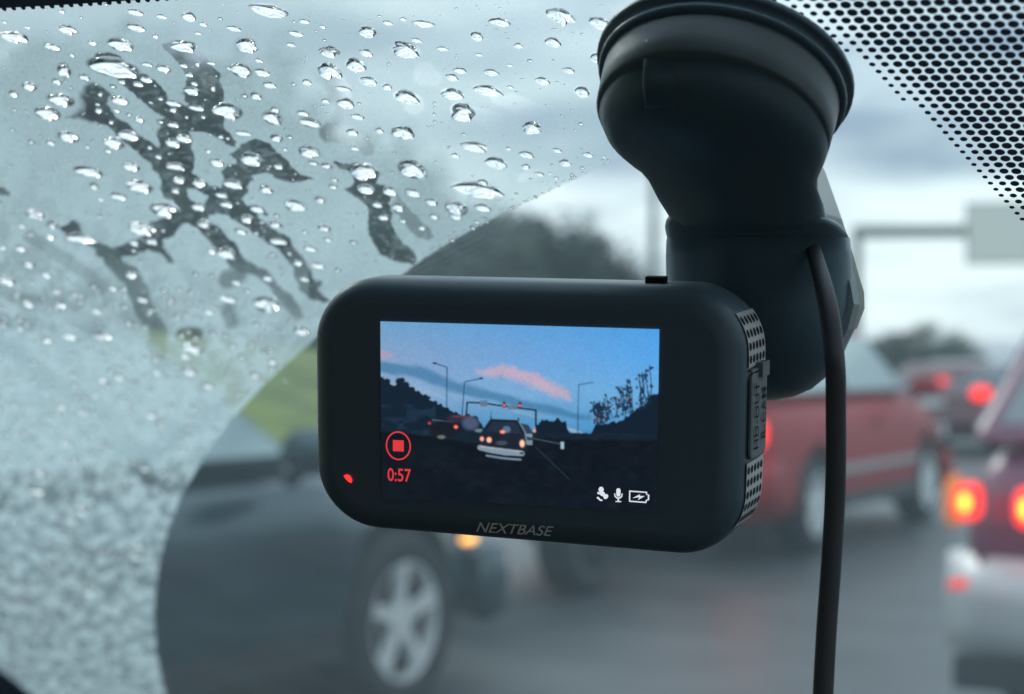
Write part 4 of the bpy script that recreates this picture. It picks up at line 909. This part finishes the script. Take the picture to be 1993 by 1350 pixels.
def epoly(cx, cy, rx_, ry_, ang, n=16, z=ZS): return [sp3(cx + cos(2 * pi * k / n) * rx_ * cos(ang) - sin(2 * pi * k / n) * ry_ * sin(ang), cy + cos(2 * pi * k / n) * rx_ * sin(ang) + sin(2 * pi * k / n) * ry_ * cos(ang), z) for k in range(n)]
for (cx, cy, rx_, ry_, an) in ((1540, 1182, 17, 20, 0), (1549, 1210, 18, 16, .7), (1571, 1228, 15, 18, .7), (1524, 1206, 10, 8, .5), (1522, 1240, 12, 7, .6), (1538, 1252, 13, 6, .2)): b.add(epoly(cx, cy, rx_, ry_, an, z=ZS - .00001 * cy * .0), [tuple(range(16))])
b.v = [(v[0], v[1], v[2] - .000004 * (i // 16)) for i, v in enumerate(b.v)]; dbuild(b, 'satellite_symbol', M_uwh, parent=scr)
b = MB(); b.add([sp3(x, y) for x, y in ((1640, 1180), (1647, 1170), (1661, 1170), (1668, 1180), (1668, 1215), (1661, 1226), (1647, 1226), (1640, 1215))], [tuple(range(8))])
arc = [(1626, 1205), (1628, 1225), (1640, 1238), (1654, 1242), (1668, 1238), (1680, 1225), (1682, 1205)]; b.rings([[sp3(x, y) for x, y in arc], [sp3(1654 + (x - 1654) * .74, 1205 + (y - 1205) * .74) for x, y in arc]], cap=False, closed=False)
b.add([sp3(x, y) for x, y in ((1649, 1242), (1659, 1242), (1659, 1256), (1649, 1256))], [(0, 1, 2, 3)]); b.add([sp3(x, y) for x, y in ((1635, 1256), (1673, 1256), (1673, 1263), (1635, 1263))], [(0, 1, 2, 3)]); dbuild(b, 'microphone_symbol', M_uwh, parent=scr)
b = MB(); A1 = [(1724, 1183), (1842, 1189), (1842, 1205), (1856, 1208), (1856, 1244), (1842, 1248), (1838, 1265), (1724, 1259)]; c_x, c_y = 1787, 1224
b.rings([[sp3(x, y) for x, y in A1], [sp3(c_x + (x - c_x) * .87, c_y + (y - c_y) * .78) for x, y in A1]], cap=False)
b.add([sp3(x, y, ZS) for x, y in ((1746, 1234), (1796, 1206), (1792, 1220), (1784, 1228))], [(0, 1, 2, 3)]); b.add([sp3(x, y) for x, y in ((1784, 1218), (1828, 1218), (1782, 1246), (1790, 1230))], [(0, 1, 2, 3)]); dbuild(b, 'battery_symbol', M_uwh, parent=scr)
# status light, brand lettering, button on top
def face_at(px, py):
    """point of the camera's front plane behind a photo position"""
    nrm = Bm @ Vector((0, 0, 1)); ray = ER * ((px - CX) / FP) + EU * ((CY - py) / FP) + EF; q = (dp - C0).dot(nrm) / ray.dot(nrm)
    return Bm.inverted() @ (C0 + ray * q - dp)
p = face_at(678, 930); b = MB(); b.add([(p.x + x * .001, p.y + y * .001, -.0003) for x, y in ((-1, .5), (-.2, .9), (.6, .5), (1, -.3), (.8, -1), (.2, -.8), (-.5, -.2))], [tuple(range(7))]); dbuild(b, 'status_light', emis('status_red', (1, .03, .03), 1.6))
p = face_at(998, 1030)
M_logo = mat('silver_print', (.9, .8, .8), .4, .1)
o = put_text('NEXTBASE', p.x, p.y, .0031, M_logo, 'brand_lettering', wx=1.12, z=-.0002, shear=.35, bold=.00002)
b = MB().box((.0265, YT + .0009, .008), (.0042, .0014, .004)); dbuild(b, 'power_button', M_hole)
# side: grille, flap, writing
def xe(y, z):
    if y < yc: y = min(y + .0012, yc)
    cyt, cyb = yc + hh - CR, yc - hh + CR; x = HW
    if y > cyt: x = HW - CR + sqrt(max(0, CR ** 2 - (y - cyt) ** 2))
    if y < cyb: x = HW - CR + sqrt(max(0, CR ** 2 - (y - cyb) ** 2))
    return x + .0006 * (1 - ((y - yc) / hh) ** 2) + .2 * z - .0010
def sidepatch(y0, y1, z0, z1, off, n=10):
    rs = []
    for k in range(n + 1):
        y = y0 + (y1 - y0) * k / n; rs.append([(xe(y, z) + off, y, z) for z in (z0, (z0 + z1) / 2, z1)])
    return MB().rings(rs, cap=False, closed=False)
ga = sidepatch(.0190, .0303, .0036, .0155, .00012); gA = dbuild(ga, 'speaker_grille', M_grille, True)
gb_ = sidepatch(-.0150, -.0012, .0036, .0155, .00012); gB = dbuild(gb_, 'speaker_grille', M_grille, True)
def holes(y0, y1, nrow, par):
    b = MB()
    for r_ in range(nrow):
        for c_ in range(5):
            y = y0 + (y1 - y0) * (r_ + .5) / nrow; z = .0048 + c_ * .0023; n = 12; hy = (y1 - y0) / nrow * .33
            b.add([(xe(y + sin(2 * pi * k / n) * hy, z + cos(2 * pi * k / n) * .0008) + .0002, y + sin(2 * pi * k / n) * hy, z + cos(2 * pi * k / n) * .0008) for k in range(n)], [tuple(range(n))])
    dbuild(b, 'grille_holes', M_hole, parent=par)
holes(.0193, .0300, 4, gA); holes(-.0147, -.0016, 5, gB)
def fl(z, y, off): return (xe(y, z) + off, y, z)
b = MB(); oc = []
for cz, cy_, a0 in ((.0135, .0160, 0), (.0055, .0160, 90), (.0055, .0010, 180), (.0135, .0010, 270)):
    for k in range(6): a = R_(a0 + 18 * k); oc.append((cz + .0016 * cos(a), cy_ + .0016 * sin(a)))
b.rings([[fl(z, y, .0001) for z, y in oc], [fl(z, y, .0006) for z, y in oc], [fl(.0095 + (z - .0095) * .9, .0085 + (y - .0085) * .96, .0008) for z, y in oc]]); flap = dbuild(b, 'port_flap', M_rub, False)
dbuild(MB().rings([[fl(z, y, o2) for z, y in ((.0040, .0186), (.0148, .0186), (.0148, .0180), (.0040, .0180))] for o2 in (.0001, .0007)]).rings([[fl(z, y, o2) for z, y in ((.0085, .0196), (.0135, .0196), (.0135, .0165), (.0085, .0165))] for o2 in (.0001, .0016)]), 'flap_latch', M_rub)
for s_, zc in (('HD-OUT', .0068), ('R-CAM', .0121)):
    vs, fs = textmesh(s_, .0035, bold=.00005, space=1.08); b = MB()
    b.add([(xe(.0085 + v.x, zc - v.y) + .0011, .0085 + v.x * 1.0, zc - v.y) for v in vs], fs); dbuild(b, 'flap_lettering', mat('letter_dark', (.004, .005, .006), .9), parent=flap)

# ------------------------------------------------------------------ suction mount
M_mnt = mat('mount_hazed', (.095, .155, .19), .36, noise=.07, bump=.08, nscale=2500); M_mnt2 = mat('mount_satin', (.16, .20, .215), .42, noise=.06, nscale=90); M_mnt3 = mat('mount_grey_edge', (.75, .75, .7), .5)  # the mount's black is raised and blued to include lens haze
G0 = PL(1410, 143, -.0006)
mo = empty('suction_mount', G0, label='black suction cup mount stuck to the glass, holding the dashcam', cat='mount')
def mbuild(mb, nm, m, smooth=True, parent=None, loc=G0):
    return _mb(mb, nm, m, smooth, parent)
def _mb(mb, nm, m, smooth, parent):
    mb.v = [tuple(Vector(v) - G0) for v in mb.v]; return mb.build(nm, m, parent or mo, smooth)
NS = 56
def ringp(c, n, r_, rb_=None, sq=1.0):
    n = n.normalized(); a = (ER - n * ER.dot(n)).normalized(); b_ = n.cross(a); rb_ = rb_ or r_
    out_ = []
    for k in range(NS):
        t_ = 2 * pi * k / NS; c_, s_ = cos(t_), sin(t_)
        out_.append(c + a * (abs(c_) ** sq * (1 if c_ > 0 else -1)) * r_ + b_ * (abs(s_) ** sq * (1 if s_ > 0 else -1)) * rb_)
    return out_
b = MB(); b.rings([ringp(G0 + NIN * t_, NIN, r_) for t_, r_ in ((0, .0262), (.0004, .0266), (.0013, .0266), (.0018, .0262), (.0021, .0252), (.0030, .0251), (.0034, .0256), (.0042, .0256), (.0047, .0251), (.0049, .0243))]); mbuild(b, 'cup_rim', M_mnt)
b = MB(); b.rings([ringp(G0 + NIN * t_, NIN, r_) for t_, r_ in ((.004, .0244), (.006, .0243), (.0098, .0241), (.0132, .0239), (.0138, .0234))]); mbuild(b, 'cup_skirt', M_mnt2)
dn = -EU; v_ = lambda t_: (NIN * (1 - t_) + (dn + EF * .12) * t_).normalized()
nk = [(1392, 222, .3345, .0236, 0), (1390, 238, .334, .0238, .05), (1387, 256, .3335, .0235, .12), (1389, 278, .3335, .0226, .2), (1398, 303, .334, .0208, .3), (1411, 330, .3375, .0188, .42), (1425, 360, .342, .0176, .55), (1441, 395, .350, .0176, .7), (1456, 430, .3585, .0169, .85), (1470, 475, .368, .0150, 1)]
b = MB(); b.rings([ringp(W(x, y, d_), v_(t_), r_) for x, y, d_, r_, t_ in nk]); mbuild(b, 'neck', M_mnt)
tb_ = MB(); rs = []    # the release tab on the skirt
for (x, y, d_), (x2, y2, d2), th in (((1262, 62, .322), (1372, 72, .319), .0002), ((1257, 78, .319), (1376, 88, .3172), .0008), ((1253, 120, .3175), (1376, 130, .3150), .0008), ((1252, 160, .3172), (1374, 168, .3148), .0006), ((1258, 205, .3185), (1366, 212, .3165), .0001)):
    p, q = W(x, y, d_), W(x2, y2, d2); up_ = -EF * th; md_ = (p + q) / 2
    rs.append([p + EF * .006, p + up_ * .3, p.lerp(q, .07) + up_, p.lerp(q, .35) + up_ * 1.7, p.lerp(q, .65) + up_ * 1.7, p.lerp(q, .93) + up_, q + up_ * .3, q + EF * .006])
tb_.rings(rs); tabo = mbuild(tb_, 'release_tab', M_mnt, True)
# sleeve and ball housing
sl_ = [(1462, 425, .347, .0168), (1463, 428, .3475, .0176), (1466, 436, .348, .0184), (1469, 447, .349, .0190), (1472, 458, .350, .0192), (1473, 462, .350, .0190), (1474, 466, .3505, .0193), (1475, 500, .352, .0196), (1477, 550, .355, .01985), (1480, 600, .357, .0200), (1481, 650, .358, .0193), (1482, 695, .359, .0172), (1483, 730, .36, .0142), (1484, 756, .3605, .0106), (1485, 771, .361, .0066), (1485, 778, .361, .0025)]
b = MB()
dsh = lambda k_: .012 + .009 * min(1, k_ / 8)
b.rings([ringp(W(x, y, d_ + dsh(k_)), (dn + EF * .12 * max(0, 1 - k_ / 8) + (NIN * .25 if k_ < 5 else Vector((0, 0, 0)))), r_ * (d_ + dsh(k_)) / d_, sq=.96) for k_, (x, y, d_, r_) in enumerate(sl_)]); mbuild(b, 'ball_housing', M_mnt)
# back cover on the right with its pale edge
bc = [(1560, 420), (1640, 452), (1668, 545), (1676, 592), (1664, 640), (1636, 698), (1600, 690), (1545, 600)]
b = MB(); b.rings([[W(x + dx_, y, d_) for x, y in bc] for d_, dx_ in ((.366, -14), (.370, -3), (.388, 0))]); mbuild(b, 'back_cover', M_mnt2, False)
ed = [(1560, 300), (1597, 318), (1606, 334), (1640, 430), (1682, 568), (1683, 600), (1668, 640), (1620, 640), (1580, 430)]
b = MB(); b.rings([[W(x, y, d_) for x, y in ed] for d_ in (.374, .392)]); mbuild(b, 'mounting_plate', M_mnt3, False)
pn = [(1592, 455), (1634, 474), (1655, 560), (1650, 600), (1628, 655), (1606, 560)]
b = MB(); b.rings([[W(x, y, d_) for x, y in pn] for d_ in (.3648, .368)]); mbuild(b, 'cover_inset', M_mnt, False)
b = MB()
for k in range(4): b.tube([W(1590 + k * 2, 466 + k * 5, .3635), W(1594 + k, 462 + k * 7, .363), W(1598, 490 + k * 3, .363)], .00012, 6)
mbuild(b, 'moulded_emblem', M_mnt2, False)
# ------------------------------------------------------------------ cable
M_cab = mat('cable_rubber', (.035, .038, .045), .45)
cpth = [(1566, 440, .358), (1578, 470, .354), (1592, 515, .349), (1604, 560, .344), (1614, 610, .340), (1621, 660, .337), (1626, 720, .334), (1627, 800, .334), (1627, 900, .334), (1624, 1000, .334), (1617, 1110, .333), (1609, 1220, .332), (1603, 1330, .331), (1599, 1420, .330), (1592, 1540, .33)]
sm = []
for i in range(len(cpth) - 1):
    p0, p1, p2, p3 = [Vector(cpth[max(0, min(len(cpth) - 1, j))]) for j in (i - 1, i, i + 1, i + 2)]
    for k in range(5):
        t_ = k / 5; sm.append(.5 * ((2 * p1) + (p2 - p0) * t_ + (2 * p0 - 5 * p1 + 4 * p2 - p3) * t_ ** 2 + (-p0 + 3 * p1 - 3 * p2 + p3) * t_ ** 3))
pc = W(1566, 440, .358)
b = MB(); npt = len(sm); b.tube([W(*p) - pc for p in sm], [.0014 + .0007 * min(1, i / 18) for i in range(npt)], 16, .5, side=ER)
cb_ = b.build('power_cable', M_cab, None, True); cb_.location = pc
tag(cb_, 'flat black cable hanging down from the camera mount', 'cable')
# a smaller moulded grip where it leaves the mount
